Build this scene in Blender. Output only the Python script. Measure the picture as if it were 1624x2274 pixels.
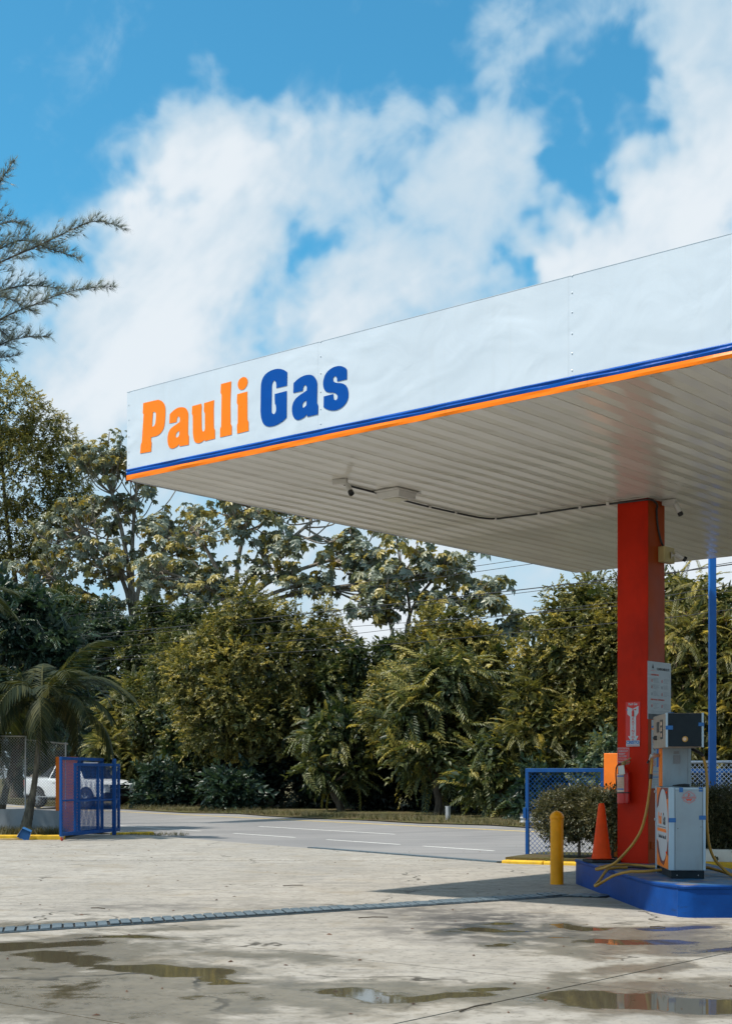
import bpy, bmesh, math, random
import numpy as np
from mathutils import Vector, Matrix

# ------------------------------------------------------------------ scene, camera, light
scene = bpy.context.scene
for o in list(bpy.data.objects):
    bpy.data.objects.remove(o)
COL = scene.collection
R = math.radians
scene.render.engine = 'CYCLES'
scene.render.resolution_x = 731
scene.render.resolution_y = 1024
scene.view_settings.view_transform = 'Standard'
scene.view_settings.look = 'None'
scene.view_settings.gamma = 1.0
scene.view_settings.exposure = 0.1

cam_data = bpy.data.cameras.new('camera')
cam_data.sensor_fit = 'VERTICAL'
cam_data.sensor_height = 36.0
cam_data.sensor_width = 36.0
cam_data.lens = 50.0
cam_data.shift_y = 0.2568
cam_data.clip_end = 3000
cam = bpy.data.objects.new('camera', cam_data)
COL.objects.link(cam)
cam.location = (0, 0, 1.6)
cam.rotation_euler = (R(90), 0, 0)
scene.camera = cam

SUN_EL = R(59.0)
SUN_AZ = (-0.956, -0.293)          # horizontal direction towards the sun
world = bpy.data.worlds.new('World')
scene.world = world
world.use_nodes = True
world.cycles.sampling_method = 'MANUAL'
world.cycles.sample_map_resolution = 256
scene.cycles.max_bounces = 6
scene.cycles.diffuse_bounces = 3
scene.cycles.glossy_bounces = 3
scene.cycles.transparent_max_bounces = 8
scene.cycles.use_denoising = True
scene.cycles.use_adaptive_sampling = True
scene.cycles.adaptive_threshold = 0.025


def build_world():
    nt = world.node_tree
    N, L = nt.nodes, nt.links
    N.clear()
    out = N.new('ShaderNodeOutputWorld')
    bg = N.new('ShaderNodeBackground')
    bg.inputs['Strength'].default_value = 0.14
    L.new(bg.outputs[0], out.inputs[0])
    sky = N.new('ShaderNodeTexSky')
    sky.sky_type = 'NISHITA'
    sky.sun_disc = False
    sky.sun_elevation = SUN_EL
    sky.sun_rotation = math.atan2(SUN_AZ[0], SUN_AZ[1])
    sky.air_density = 1.0
    sky.dust_density = 0.4
    sky.ozone_density = 2.5
    tc = N.new('ShaderNodeTexCoord')

    def vm(op, a, b=None):
        n = N.new('ShaderNodeVectorMath'); n.operation = op
        for i, q in enumerate((a, b)):
            if q is None:
                continue
            if hasattr(q, 'links'):
                L.new(q, n.inputs[i])
            else:
                n.inputs[i].default_value = q
        return n.outputs['Value'] if op in ('DOT_PRODUCT', 'LENGTH', 'DISTANCE') else n.outputs[0]

    def ma(op, a, b=None, clamp=False):
        n = N.new('ShaderNodeMath'); n.operation = op; n.use_clamp = clamp
        for i, q in enumerate((a, b)):
            if q is None:
                continue
            if hasattr(q, 'links'):
                L.new(q, n.inputs[i])
            else:
                n.inputs[i].default_value = q
        return n.outputs[0]

    def ss(x, a, b):
        n = N.new('ShaderNodeMapRange'); n.interpolation_type = 'SMOOTHSTEP'
        L.new(x, n.inputs[0])
        n.inputs[1].default_value = a; n.inputs[2].default_value = b
        return n.outputs[0]

    d = vm('NORMALIZE', tc.outputs['Generated'])
    # wind-drawn coordinates: long axis climbs to the right
    e1 = Vector((0.80, 0.0, 0.60)); e2 = Vector((-0.60, 0.0, 0.80))
    cx_ = N.new('ShaderNodeCombineXYZ')
    L.new(ma('MULTIPLY', vm('DOT_PRODUCT', d, e1), 0.38), cx_.inputs[0])
    L.new(ma('MULTIPLY', vm('DOT_PRODUCT', d, e2), 1.0), cx_.inputs[1])
    L.new(ma('MULTIPLY', vm('DOT_PRODUCT', d, (0, 1, 0)), 0.8), cx_.inputs[2])

    def noise(vec, scale, detail=6, rough=0.6, dist=0.0):
        n = N.new('ShaderNodeTexNoise')
        n.inputs['Scale'].default_value = scale
        n.inputs['Detail'].default_value = detail
        n.inputs['Roughness'].default_value = rough
        n.inputs['Distortion'].default_value = dist
        L.new(vec, n.inputs['Vector'])
        return n.outputs['Fac']
    n1 = noise(cx_.outputs[0], 7.5, 5, 0.60, 0.2)
    n2 = noise(d, 26.0, 4, 0.64, 0.3)
    f = ma('ADD', ma('MULTIPLY', n1, 1.15), ma('MULTIPLY', n2, 0.46))
    f = ma('SUBTRACT', f, 0.205)
    # cloud banks (+) and clear gaps (-): place in the sky as (x/y, z/y), radius, weight
    wn = N.new('ShaderNodeTexNoise'); wn.inputs['Scale'].default_value = 16.0; wn.inputs['Detail'].default_value = 3; wn.inputs['Roughness'].default_value = .62
    L.new(d, wn.inputs['Vector'])
    sc_ = N.new('ShaderNodeVectorMath'); sc_.operation = 'SCALE'; sc_.inputs['Scale'].default_value = .14
    L.new(vm('SUBTRACT', wn.outputs['Color'], (.5, .5, .5)), sc_.inputs[0])
    dw = vm('ADD', d, sc_.outputs[0])
    acc = None
    for (a, b, r, w) in CLOUDS:
        c = Vector((a, 1.0, b)).normalized()
        mr = N.new('ShaderNodeMapRange'); mr.interpolation_type = 'SMOOTHSTEP'
        L.new(vm('DISTANCE', dw, tuple(c)), mr.inputs[0])
        mr.inputs[1].default_value = r; mr.inputs[2].default_value = 0.0; mr.inputs[4].default_value = w
        acc = mr.outputs[0] if acc is None else ma('ADD', acc, mr.outputs[0])
    f = ma('ADD', f, acc)
    sep = N.new('ShaderNodeSeparateXYZ'); L.new(d, sep.inputs[0])
    low = ss(sep.outputs[2], 0.26, 0.02)
    mask = ss(f, 0.40, 0.88)
    thin = ss(f, 0.30, 0.66)
    core = ss(ma('ADD', ma('MULTIPLY', f, .7), ma('MULTIPLY', ma('SUBTRACT', n1, .5), 1.4)), 0.36, 0.80)
    ccol = N.new('ShaderNodeMix'); ccol.data_type = 'RGBA'
    ccol.inputs[6].default_value = (4.1, 4.95, 5.6, 1)
    ccol.inputs[7].default_value = (5.6, 5.95, 6.25, 1)
    L.new(core, ccol.inputs[0])
    # clear sky: deep tropical azure, milky near the horizon
    tcol = N.new('ShaderNodeMix'); tcol.data_type = 'RGBA'
    L.new(low, tcol.inputs[0]); tcol.inputs[6].default_value = SKY_TINT; tcol.inputs[7].default_value = (0.80, 0.92, 1.0, 1)
    tint = N.new('ShaderNodeMix'); tint.data_type = 'RGBA'; tint.blend_type = 'MULTIPLY'
    tint.inputs[0].default_value = 1.0
    L.new(sky.outputs[0], tint.inputs[6]); L.new(tcol.outputs[2], tint.inputs[7])
    m1 = N.new('ShaderNodeMix'); m1.data_type = 'RGBA'
    L.new(ma('ADD', ma('MULTIPLY', thin, 0.56), ma('MULTIPLY', low, .45), True), m1.inputs[0]); L.new(tint.outputs[2], m1.inputs[6])
    m1.inputs[7].default_value = (3.3, 4.7, 5.6, 1)
    m2 = N.new('ShaderNodeMix'); m2.data_type = 'RGBA'
    L.new(ma('MULTIPLY', mask, 0.93), m2.inputs[0]); L.new(m1.outputs[2], m2.inputs[6]); L.new(ccol.outputs[2], m2.inputs[7])
    L.new(m2.outputs[2], bg.inputs['Color'])


SKY_TINT = (0.42, 1.14, 1.18, 1)


def dpx(x, y):
    return ((x - 812) / 3158.0, (1721 - y) / 3158.0)


CLOUDS = []
for (x, y, r, w) in [
        # drawn-out bank rising from lower left to upper right
        (200, 860, .10, .26), (300, 680, .11, .32), (430, 480, .10, .32), (620, 330, .085, .32), (800, 290, .07, .28), (1020, 220, .065, .17), (1180, 120, .055, .10), (600, 500, .07, .20),
        # second bank
        (740, 740, .07, .34), (900, 590, .075, .34), (1070, 430, .065, .34), (1000, 300, .05, .14),
        # big bank on the right
        (1290, 560, .055, .28), (1480, 480, .12, .44), (1610, 260, .07, .30), (1510, 40, .055, .26),
        # low bank behind the trees
        (900, 1350, .18, .22), (1500, 1330, .16, .20), (350, 1250, .14, .14),
        # clear gaps
        (200, 150, .17, -.34), (650, 50, .15, -.36), (1000, 40, .08, -.16), (30, 420, .10, -.22), (680, 600, .050, -.34), (590, 740, .028, -.2), (850, 420, .028, -.16), (1185, 590, .036, -.36), (1270, 400, .05, -.34), (1340, 270, .06, -.28), (1380, 140, .05, -.20), (30, 640, .05, -.14)]:
    a_, b_ = dpx(x, y)
    CLOUDS.append((a_, b_, r, w))
build_world()

sd = bpy.data.lights.new('sun', 'SUN')
sd.energy = 5.0
sd.angle = R(1.4)
sd.color = (1.0, 0.93, 0.82)
sun = bpy.data.objects.new('sun', sd)
COL.objects.link(sun)
ce, se = math.cos(SUN_EL), math.sin(SUN_EL)
sun.rotation_euler = Vector((-SUN_AZ[0] * ce, -SUN_AZ[1] * ce, -se)).to_track_quat('-Z', 'Y').to_euler()
sun.location = (-20, -12, 40)

# ------------------------------------------------------------------ helpers
rng = np.random.default_rng(7)
random.seed(11)


class MB:
    def __init__(s):
        s.v = []; s.f = []

    def add(s, vs, fs):
        o = len(s.v)
        s.v += [tuple(v) for v in vs]
        s.f += [tuple(i + o for i in f) for f in fs]
        return s

    def box(s, x0, x1, y0, y1, z0, z1, M=None):
        vs = [Vector((x, y, z)) for z in (z0, z1) for (x, y) in ((x0, y0), (x1, y0), (x1, y1), (x0, y1))]
        if M is not None:
            vs = [M @ v for v in vs]
        return s.add(vs, [(3, 2, 1, 0), (4, 5, 6, 7), (0, 1, 5, 4), (1, 2, 6, 5), (2, 3, 7, 6), (3, 0, 4, 7)])

    def prism(s, poly, z0, z1, M=None):
        n = len(poly)
        vs = [Vector((x, y, z0)) for x, y in poly] + [Vector((x, y, z1)) for x, y in poly]
        if M is not None:
            vs = [M @ v for v in vs]
        fs = [tuple(range(n - 1, -1, -1)), tuple(range(n, 2 * n))] + [(i, (i + 1) % n, n + (i + 1) % n, n + i) for i in range(n)]
        return s.add(vs, fs)

    def tube(s, pts, r, n=8, caps=True):
        pts = [Vector(p) for p in pts]
        m = len(pts)
        rs = list(r) if hasattr(r, '__len__') else [r] * m
        t0 = (pts[1] - pts[0]).normalized()
        up = Vector((0, 0, 1)) if abs(t0.z) < .9 else Vector((1, 0, 0))
        nx = t0.cross(up).normalized()
        o = len(s.v)
        for i in range(m):
            t = (pts[min(i + 1, m - 1)] - pts[max(i - 1, 0)])
            t = t.normalized() if t.length > 1e-9 else t0
            nx = (nx - t * nx.dot(t))
            nx = nx.normalized() if nx.length > 1e-9 else t.orthogonal().normalized()
            ny = t.cross(nx)
            for k in range(n):
                a = 2 * math.pi * k / n
                s.v.append(tuple(pts[i] + (nx * math.cos(a) + ny * math.sin(a)) * rs[i]))
        for i in range(m - 1):
            for k in range(n):
                k2 = (k + 1) % n
                s.f.append((o + i * n + k, o + i * n + k2, o + (i + 1) * n + k2, o + (i + 1) * n + k))
        if caps:
            s.f.append(tuple(o + k for k in range(n - 1, -1, -1)))
            s.f.append(tuple(o + (m - 1) * n + k for k in range(n)))
        return s

    def lathe(s, prof, n=24, M=None):
        o = len(s.v)
        for (r, z) in prof:
            for k in range(n):
                a = 2 * math.pi * k / n
                v = Vector((r * math.cos(a), r * math.sin(a), z))
                s.v.append(tuple(M @ v if M is not None else v))
        m = len(prof)
        for i in range(m - 1):
            for k in range(n):
                k2 = (k + 1) % n
                s.f.append((o + i * n + k, o + i * n + k2, o + (i + 1) * n + k2, o + (i + 1) * n + k))
        s.f.append(tuple(o + k for k in range(n - 1, -1, -1)))
        s.f.append(tuple(o + (m - 1) * n + k for k in range(n)))
        return s

    def mesh(s, name, bevel=0, seg=2):
        me = bpy.data.meshes.new(name)
        me.from_pydata(s.v, [], s.f)
        if bevel:
            bm = bmesh.new(); bm.from_mesh(me)
            bmesh.ops.recalc_face_normals(bm, faces=bm.faces)
            ed = [e for e in bm.edges if len(e.link_faces) == 2 and e.calc_face_angle(0) > .5]
            bmesh.ops.bevel(bm, geom=ed, offset=bevel, segments=seg, affect='EDGES', profile=.5)
            bm.to_mesh(me); bm.free()
        else:
            bm = bmesh.new(); bm.from_mesh(me)
            bmesh.ops.recalc_face_normals(bm, faces=bm.faces)
            bm.to_mesh(me); bm.free()
        return me

    def build(s, name, mat, parent=None, bevel=0, smooth=False, seg=2):
        return obj(name, s.mesh(name, bevel, seg), mat, parent, smooth)


def obj(name, me, mat=None, parent=None, smooth=False):
    if mat is not None and not me.materials:
        me.materials.append(mat)
    if smooth:
        me.polygons.foreach_set('use_smooth', [True] * len(me.polygons))
        try:
            me.set_sharp_from_angle(angle=R(38))
        except Exception:
            pass
    o = bpy.data.objects.new(name, me)
    COL.objects.link(o)
    if parent is not None:
        o.parent = parent
    return o


def empty(name, loc=(0, 0, 0), rz=0.0):
    o = bpy.data.objects.new(name, None)
    o.empty_display_size = .2
    o.location = loc; o.rotation_euler = (0, 0, rz)
    COL.objects.link(o)
    return o


def tag(o, label=None, cat=None, group=None, kind=None):
    if label: o['label'] = label
    if cat: o['category'] = cat
    if group: o['group'] = group
    if kind: o['kind'] = kind
    return o


def copy_tree(o, parent=None):
    c = o.copy(); COL.objects.link(c); c.parent = parent
    for ch in list(o.children):
        copy_tree(ch, c)
    return c


def catmull(pts, sub=6):
    P = [Vector(p) for p in pts]
    out = []
    for i in range(len(P) - 1):
        p0, p1, p2, p3 = P[max(i - 1, 0)], P[i], P[i + 1], P[min(i + 2, len(P) - 1)]
        for j in range(sub):
            t = j / sub
            out.append(0.5 * ((2 * p1) + (p2 - p0) * t + (2 * p0 - 5 * p1 + 4 * p2 - p3) * t * t + (3 * p1 - p0 - 3 * p2 + p3) * t ** 3))
    out.append(P[-1])
    return out


def resample(pts, step):
    P = [Vector(p) for p in pts]
    out = [P[0].copy()]
    acc = 0.0
    for a, b in zip(P, P[1:]):
        l = (b - a).length
        if l < 1e-9:
            continue
        d = step - acc
        while d <= l:
            out.append(a + (b - a) * (d / l)); d += step
        acc = l - (d - step)
    return out


_dg = None


def curve_to_mesh(cu, name):
    o = bpy.data.objects.new(name, cu); COL.objects.link(o)
    bpy.context.view_layer.update()
    dg = bpy.context.evaluated_depsgraph_get()
    me = bpy.data.meshes.new_from_object(o.evaluated_get(dg))
    bpy.data.objects.remove(o)
    bpy.data.curves.remove(cu)
    me.name = name
    me.materials.clear()
    return me


def fill2d(loops, depth=.002, name='shape'):
    cu = bpy.data.curves.new(name, 'CURVE')
    cu.dimensions = '2D'; cu.fill_mode = 'BOTH'; cu.extrude = depth * .5
    for lp in loops:
        sp = cu.splines.new('POLY')
        sp.points.add(len(lp) - 1)
        for p, q in zip(sp.points, lp):
            p.co = (q[0], q[1], 0, 1)
        sp.use_cyclic_u = True
    return curve_to_mesh(cu, name)


def text_mesh(body, size, align='CENTER', depth=.0015, sx=1.0, bold=0.0, name='lettering'):
    cu = bpy.data.curves.new(name, 'FONT')
    cu.body = body; cu.size = size; cu.align_x = align; cu.align_y = 'CENTER'
    cu.extrude = depth * .5; cu.resolution_u = 3
    cu.offset = bold
    me = curve_to_mesh(cu, name)
    if sx != 1.0:
        for v in me.vertices:
            v.co.x *= sx
    return me


def on_front(me, y0, ox=0, oz=0):           # plane facing local -Y
    for v in me.vertices:
        x, y, z = v.co
        v.co = (ox + x, y0 - z, oz + y)
    me.flip_normals() if False else None
    return me


def on_left(me, x0, oy=0, oz=0):            # plane facing local -X
    for v in me.vertices:
        x, y, z = v.co
        v.co = (x0 - z, oy - x, oz + y)
    return me


def on_right(me, x0, oy=0, oz=0):           # plane facing local +X
    for v in me.vertices:
        x, y, z = v.co
        v.co = (x0 + z, oy + x, oz + y)
    return me


def rect(x0, x1, y0, y1):
    return [(x0, y0), (x1, y0), (x1, y1), (x0, y1)]


def ell(cx, cy, rx, ry, n=28):
    return [(cx + rx * math.cos(2 * math.pi * k / n), cy + ry * math.sin(2 * math.pi * k / n)) for k in range(n)]


# ------------------------------------------------------------------ materials
class NT:
    def __init__(s, name):
        s.m = bpy.data.materials.new(name); s.m.use_nodes = True
        s.N, s.L = s.m.node_tree.nodes, s.m.node_tree.links
        s.b = s.N['Principled BSDF']; s.out = s.N['Material Output']

    def put(s, sock, v):
        if hasattr(v, 'links'):
            s.L.new(v, sock)
        else:
            sock.default_value = v

    def coord(s, kind='Object'):
        return s.N.new('ShaderNodeTexCoord').outputs[kind]

    def pos(s):
        return s.N.new('ShaderNodeNewGeometry').outputs['Position']

    def mapping(s, vec, scale=(1, 1, 1), rot=(0, 0, 0), loc=(0, 0, 0)):
        n = s.N.new('ShaderNodeMapping')
        s.L.new(vec, n.inputs[0])
        n.inputs['Scale'].default_value = scale; n.inputs['Rotation'].default_value = rot; n.inputs['Location'].default_value = loc
        return n.outputs[0]

    def noise(s, vec, scale, detail=4, rough=.55, dist=0.0):
        n = s.N.new('ShaderNodeTexNoise')
        n.inputs['Scale'].default_value = scale; n.inputs['Detail'].default_value = detail
        n.inputs['Roughness'].default_value = rough; n.inputs['Distortion'].default_value = dist
        if vec is not None: s.L.new(vec, n.inputs['Vector'])
        return n.outputs['Fac']

    def noisec(s, vec, scale, detail=3):
        n = s.N.new('ShaderNodeTexNoise')
        n.inputs['Scale'].default_value = scale; n.inputs['Detail'].default_value = detail
        s.L.new(vec, n.inputs['Vector'])
        return n.outputs['Color']

    def voro(s, vec, scale, feature='F1'):
        n = s.N.new('ShaderNodeTexVoronoi'); n.feature = feature
        n.inputs['Scale'].default_value = scale
        s.L.new(vec, n.inputs['Vector'])
        return n.outputs['Distance']

    def ma(s, op, a, b=None, clamp=False):
        n = s.N.new('ShaderNodeMath'); n.operation = op; n.use_clamp = clamp
        s.put(n.inputs[0], a)
        if b is not None: s.put(n.inputs[1], b)
        return n.outputs[0]

    def vm(s, op, a, b=None):
        n = s.N.new('ShaderNodeVectorMath'); n.operation = op
        s.put(n.inputs[0], a)
        if b is not None: s.put(n.inputs[1], b)
        return n.outputs['Value'] if op in ('DOT_PRODUCT', 'LENGTH', 'DISTANCE') else n.outputs[0]

    def ss(s, x, a, b, o0=0.0, o1=1.0):
        n = s.N.new('ShaderNodeMapRange'); n.interpolation_type = 'SMOOTHSTEP'
        s.put(n.inputs[0], x)
        n.inputs[1].default_value = a; n.inputs[2].default_value = b; n.inputs[3].default_value = o0; n.inputs[4].default_value = o1
        return n.outputs[0]

    def mix(s, f, a, b, blend='MIX'):
        n = s.N.new('ShaderNodeMix'); n.data_type = 'RGBA'; n.blend_type = blend
        s.put(n.inputs[0], f)
        for i, q in ((6, a), (7, b)):
            if hasattr(q, 'links'): s.L.new(q, n.inputs[i])
            else: n.inputs[i].default_value = (q[0], q[1], q[2], 1)
        return n.outputs[2]

    def mixf(s, f, a, b):
        n = s.N.new('ShaderNodeMix'); n.data_type = 'FLOAT'
        s.put(n.inputs[0], f); s.put(n.inputs[2], a); s.put(n.inputs[3], b)
        return n.outputs[0]

    def bump(s, h, strength=.3, dist=.01):
        n = s.N.new('ShaderNodeBump')
        s.put(n.inputs['Strength'], strength); n.inputs['Distance'].default_value = dist
        s.L.new(h, n.inputs['Height'])
        s.L.new(n.outputs[0], s.b.inputs['Normal'])
        return n

    def set(s, color=None, rough=None, metal=None, spec=None, coat=None):
        if color is not None: s.put(s.b.inputs['Base Color'], color if hasattr(color, 'links') else (color[0], color[1], color[2], 1))
        if rough is not None: s.put(s.b.inputs['Roughness'], rough)
        if metal is not None: s.put(s.b.inputs['Metallic'], metal)
        if spec is not None: s.put(s.b.inputs['Specular IOR Level'], spec)
        if coat is not None: s.b.inputs['Coat Weight'].default_value = coat; s.b.inputs['Coat Roughness'].default_value = .1
        return s


def paint(name, color, rough=.4, var=.12, scale=3.0, dirt=0.0, dirtcol=(.10, .075, .05), metal=0.0, bump=0.0, spec=.5, bscale=60):
    t = NT(name)
    v = t.coord('Object')
    n = t.noise(v, scale, 5, .6)
    d = [c * (1 - var) for c in color]; e = [min(1, c * (1 + var)) for c in color]
    c = t.mix(t.ss(n, .3, .7), d, e)
    if dirt:
        n2 = t.noise(t.mapping(v, (1, 1, .35)), scale * 2.3, 7, .68)
        c = t.mix(t.ma('MULTIPLY', t.ss(n2, .5, .78), dirt), c, dirtcol)
    t.set(c, t.ss(t.noise(v, scale * 3, 3), .2, .8, rough * .85, min(1, rough * 1.2)), metal, spec)
    if bump:
        t.bump(t.noise(v, bscale, 4), bump, .004)
    return t.m


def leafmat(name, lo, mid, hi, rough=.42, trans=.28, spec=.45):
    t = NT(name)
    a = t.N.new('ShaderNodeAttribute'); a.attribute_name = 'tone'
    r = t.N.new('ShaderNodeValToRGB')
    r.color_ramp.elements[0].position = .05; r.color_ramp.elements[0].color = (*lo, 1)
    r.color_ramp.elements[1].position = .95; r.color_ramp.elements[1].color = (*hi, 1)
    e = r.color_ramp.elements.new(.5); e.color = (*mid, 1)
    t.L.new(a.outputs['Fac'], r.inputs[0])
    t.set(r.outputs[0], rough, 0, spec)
    tr = t.N.new('ShaderNodeBsdfTranslucent')
    tc = t.mix(1.0, r.outputs[0], (1.25, 1.15, .55), 'MULTIPLY')
    t.L.new(tc, tr.inputs[0])
    mx = t.N.new('ShaderNodeMixShader'); mx.inputs[0].default_value = trans
    t.L.new(t.b.outputs[0], mx.inputs[1]); t.L.new(tr.outputs[0], mx.inputs[2]); t.L.new(mx.outputs[0], t.out.inputs[0])
    return t.m


def barkmat(name, c0, c1):
    t = NT(name)
    v = t.coord('Object')
    n = t.noise(t.mapping(v, (3, 3, .8)), 4, 7, .65)
    t.set(t.mix(t.ss(n, .35, .65), c0, c1), .85)
    t.bump(n, .6, .03)
    return t.m

# puddles and damp stains on the concrete: x, y, radius along, radius across, angle, strength (water collects above .38)
WET = [(-3.25, 13.35, .95, .42, 10, .95), (-2.35, 14.02, .75, .24, 5, .85), (-2.65, 12.45, .75, .40, -20, .9), (-1.75, 11.75, 1.0, .34, -38, .9), (-1.0, 11.2, .6, .24, -30, .75),
       (-2.2, 10.5, 2.0, 1.3, -20, .40), (-2.9, 12.6, 1.6, 1.2, -10, .34), (.4, 10.5, 1.5, .55, 5, .34), (2.2, 10.3, 1.4, .8, 10, .34), (2.7, 13.9, 1.3, 1.1, 10, .34), (-1.2, 10.2, 1.5, .7, 0, .36), (-.9, 12.6, 1.0, .4, -30, .30), (-3.3, 15.2, .9, .5, 20, .34), (-3.0, 11.6, .9, .6, 0, .36), (-1.6, 9.5, 1.0, .4, 0, .36), (-1.9, 14.9, .8, .25, 20, .3),
       (.05, 10.35, .62, .26, -10, .95), (.62, 10.3, .62, .26, 20, .95), (1.05, 10.75, .45, .16, 15, .7), (-.3, 10.6, .5, .3, 0, .36),
       (1.35, 15.2, .34, .26, 0, .86), (1.2, 14.55, .42, .3, 0, .84), (1.6, 14.55, .2, .16, 0, .7), (1.18, 13.4, .22, .22, 0, .85), (1.75, 14.0, .2, .13, 0, .6),
       (2.35, 14.95, .42, .25, -5, .95), (2.5, 13.65, .60, .40, 10, .95), (3.22, 14.7, .38, .28, 0, .95), (3.2, 13.1, .65, .4, 20, .62), (2.9, 14.1, .7, .5, 0, .37),
       (2.1, 11.7, 1.1, .26, 48, .36), (1.9, 12.6, .4, .14, 15, .35), (2.2, 12.95, .45, .2, 10, .36),
       (1.72, 10.05, .62, .44, 20, 1.0), (2.35, 10.0, .75, .46, 10, 1.0), (2.15, 10.6, .3, .3, 0, .45)]
OIL_SHADE = [(1.25, 15.3, 1.25, 2.2, 0, .80), (.6, 16.8, 1.0, 1.4, 0, .5), (1.9, 13.9, .8, .7, 0, .3), (-2.8, 17.2, 1.6, 1.0, 0, .38), (-1.0, 17.4, 1.6, .9, 0, .30), (2.3, 21.0, 2.0, .9, 10, .25), (-5.6, 37.0, 1.2, 1.6, 0, .8)]  # oil stains; the last blob paints the left gate's cast shadow


def concrete():
    t = NT('forecourt_concrete')
    p = t.pos()
    def attr(n_):
        a_ = t.N.new('ShaderNodeAttribute'); a_.attribute_name = n_
        return a_.outputs['Fac']
    wet = attr('wet')
    fine = t.noise(p, 3.0, 5, .62)
    wetn = t.ma('ADD', wet, t.ma('MULTIPLY', t.ma('SUBTRACT', fine, .5), .75))
    damp = t.ss(wetn, -.10, .24)
    water = t.ss(wetn, .38, .56)
    oil_shade = t.ma('MULTIPLY', t.ss(attr('oil'), 0.0, .85), t.ss(fine, .25, .6))
    big = t.noise(p, .35, 4, .6)
    spk = t.noise(p, 48, 3, .75)
    grit = t.noise(p, 11, 5, .72)
    streak = t.noise(t.mapping(p, (.45, 2.6, 1), (0, 0, R(14))), 1.3, 5, .66)
    c = t.mix(t.ss(big, .3, .7), (.305, .282, .248), (.38, .352, .313))
    c = t.mix(t.ma('MULTIPLY', t.ss(fine, .42, .68), .75), c, (.24, .222, .195))
    c = t.mix(t.ma('MULTIPLY', t.ss(streak, .50, .68), .60), c, (.215, .205, .19))
    c = t.mix(t.ma('MULTIPLY', t.ss(grit, .52, .66), .75), c, (.15, .14, .12))
    c = t.mix(t.ma('MULTIPLY', t.ss(spk, .58, .72), .60), c, (.13, .122, .112))
    c = t.mix(t.ma('MULTIPLY', t.ss(grit, .45, .30), .40), c, (.46, .43, .38))
    brown = t.noise(p, .8, 5, .7, .6)
    c = t.mix(t.ma('MULTIPLY', t.ss(brown, .52, .70), .45), c, (.235, .19, .125))
    c = t.mix(t.ma('MULTIPLY', t.ss(brown, .44, .32), .35), c, (.24, .235, .23))
    crk = t.voro(t.vm('ADD', p, t.vm('MULTIPLY', t.noisec(p, 2.2, 3), (.9, .9, 0))), .33, 'DISTANCE_TO_EDGE')
    c = t.mix(t.ma('MULTIPLY', t.ss(crk, .010, .003), t.ss(big, .47, .60)), c, (.07, .062, .05))
    c = t.mix(oil_shade, c, (.060, .057, .056))
    dampc = t.mix(1.0, c, (.52, .48, .40), 'MULTIPLY')
    c = t.mix(t.ma('MULTIPLY', damp, .92), c, dampc)
    c = t.mix(water, c, (.085, .072, .048))
    t.set(c, t.mixf(water, t.mixf(damp, .88, .30), .02), 0, t.mixf(water, .35, .55))
    # hairline cracks and pores
    h = t.ma('ADD', t.ma('MULTIPLY', spk, .6), t.ma('MULTIPLY', grit, .8))
    b = t.bump(h, t.mixf(water, .42, 0.012), .006)
    return t.m


def asphalt():
    t = NT('worn_asphalt')
    p = t.pos()
    g = t.noise(p, 70, 4, .8)
    big = t.noise(p, .25, 5)
    tr = t.noise(t.mapping(p, (.9, .9, 1), (0, 0, R(-55))), .8, 5)
    c = t.mix(t.ss(big, .3, .7), (.20, .195, .195), (.26, .25, .245))
    lane = t.noise(t.mapping(p, (.06, 1.6, 1), (0, 0, R(55))), 1.0, 4, .6)
    c = t.mix(t.ma('MULTIPLY', t.ss(lane, .48, .68), .5), c, (.15, .148, .15))
    c = t.mix(t.ma('MULTIPLY', t.ss(g, .52, .75), .5), c, (.10, .10, .105))
    c = t.mix(t.ma('MULTIPLY', t.ss(g, .45, .25), .4), c, (.36, .35, .34))
    t.set(c, .85, 0, .35)
    t.bump(g, .5, .01)
    return t.m


def earth():
    t = NT('earth_and_turf')
    p = t.pos()
    n = t.noise(p, .9, 7, .65)
    g = t.noise(p, 14, 5, .7)
    c = t.mix(t.ss(n, .38, .62), (.10, .075, .04), (.085, .085, .03))
    c = t.mix(t.ma('MULTIPLY', t.ss(g, .5, .75), .6), c, (.20, .165, .085))
    t.set(c, .95, 0, .2)
    t.bump(g, .8, .05)
    return t.m


def vinyl():
    t = NT('fascia_vinyl')
    v = t.coord('Object')
    n = t.noise(v, .7, 3)
    streak = t.noise(t.mapping(v, (5, 5, .35)), 1.6, 6, .6)
    c = t.mix(t.ss(n, .3, .7), (.53, .605, .685), (.58, .65, .725))
    c = t.mix(t.ma('MULTIPLY', t.ss(streak, .52, .78), .13), c, (.42, .44, .44))
    t.set(c, .22, 0, .5)
    h = t.ma('ADD', t.noise(t.mapping(v, (1, 1, 1.6)), .9, 2, .4, .8), t.ma('MULTIPLY', t.noise(t.mapping(v, (1, 1, .8), (0, R(32), 0)), 2.2, 3, .5, 1.0), .22))
    t.bump(h, .35, .10)
    return t.m


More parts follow.
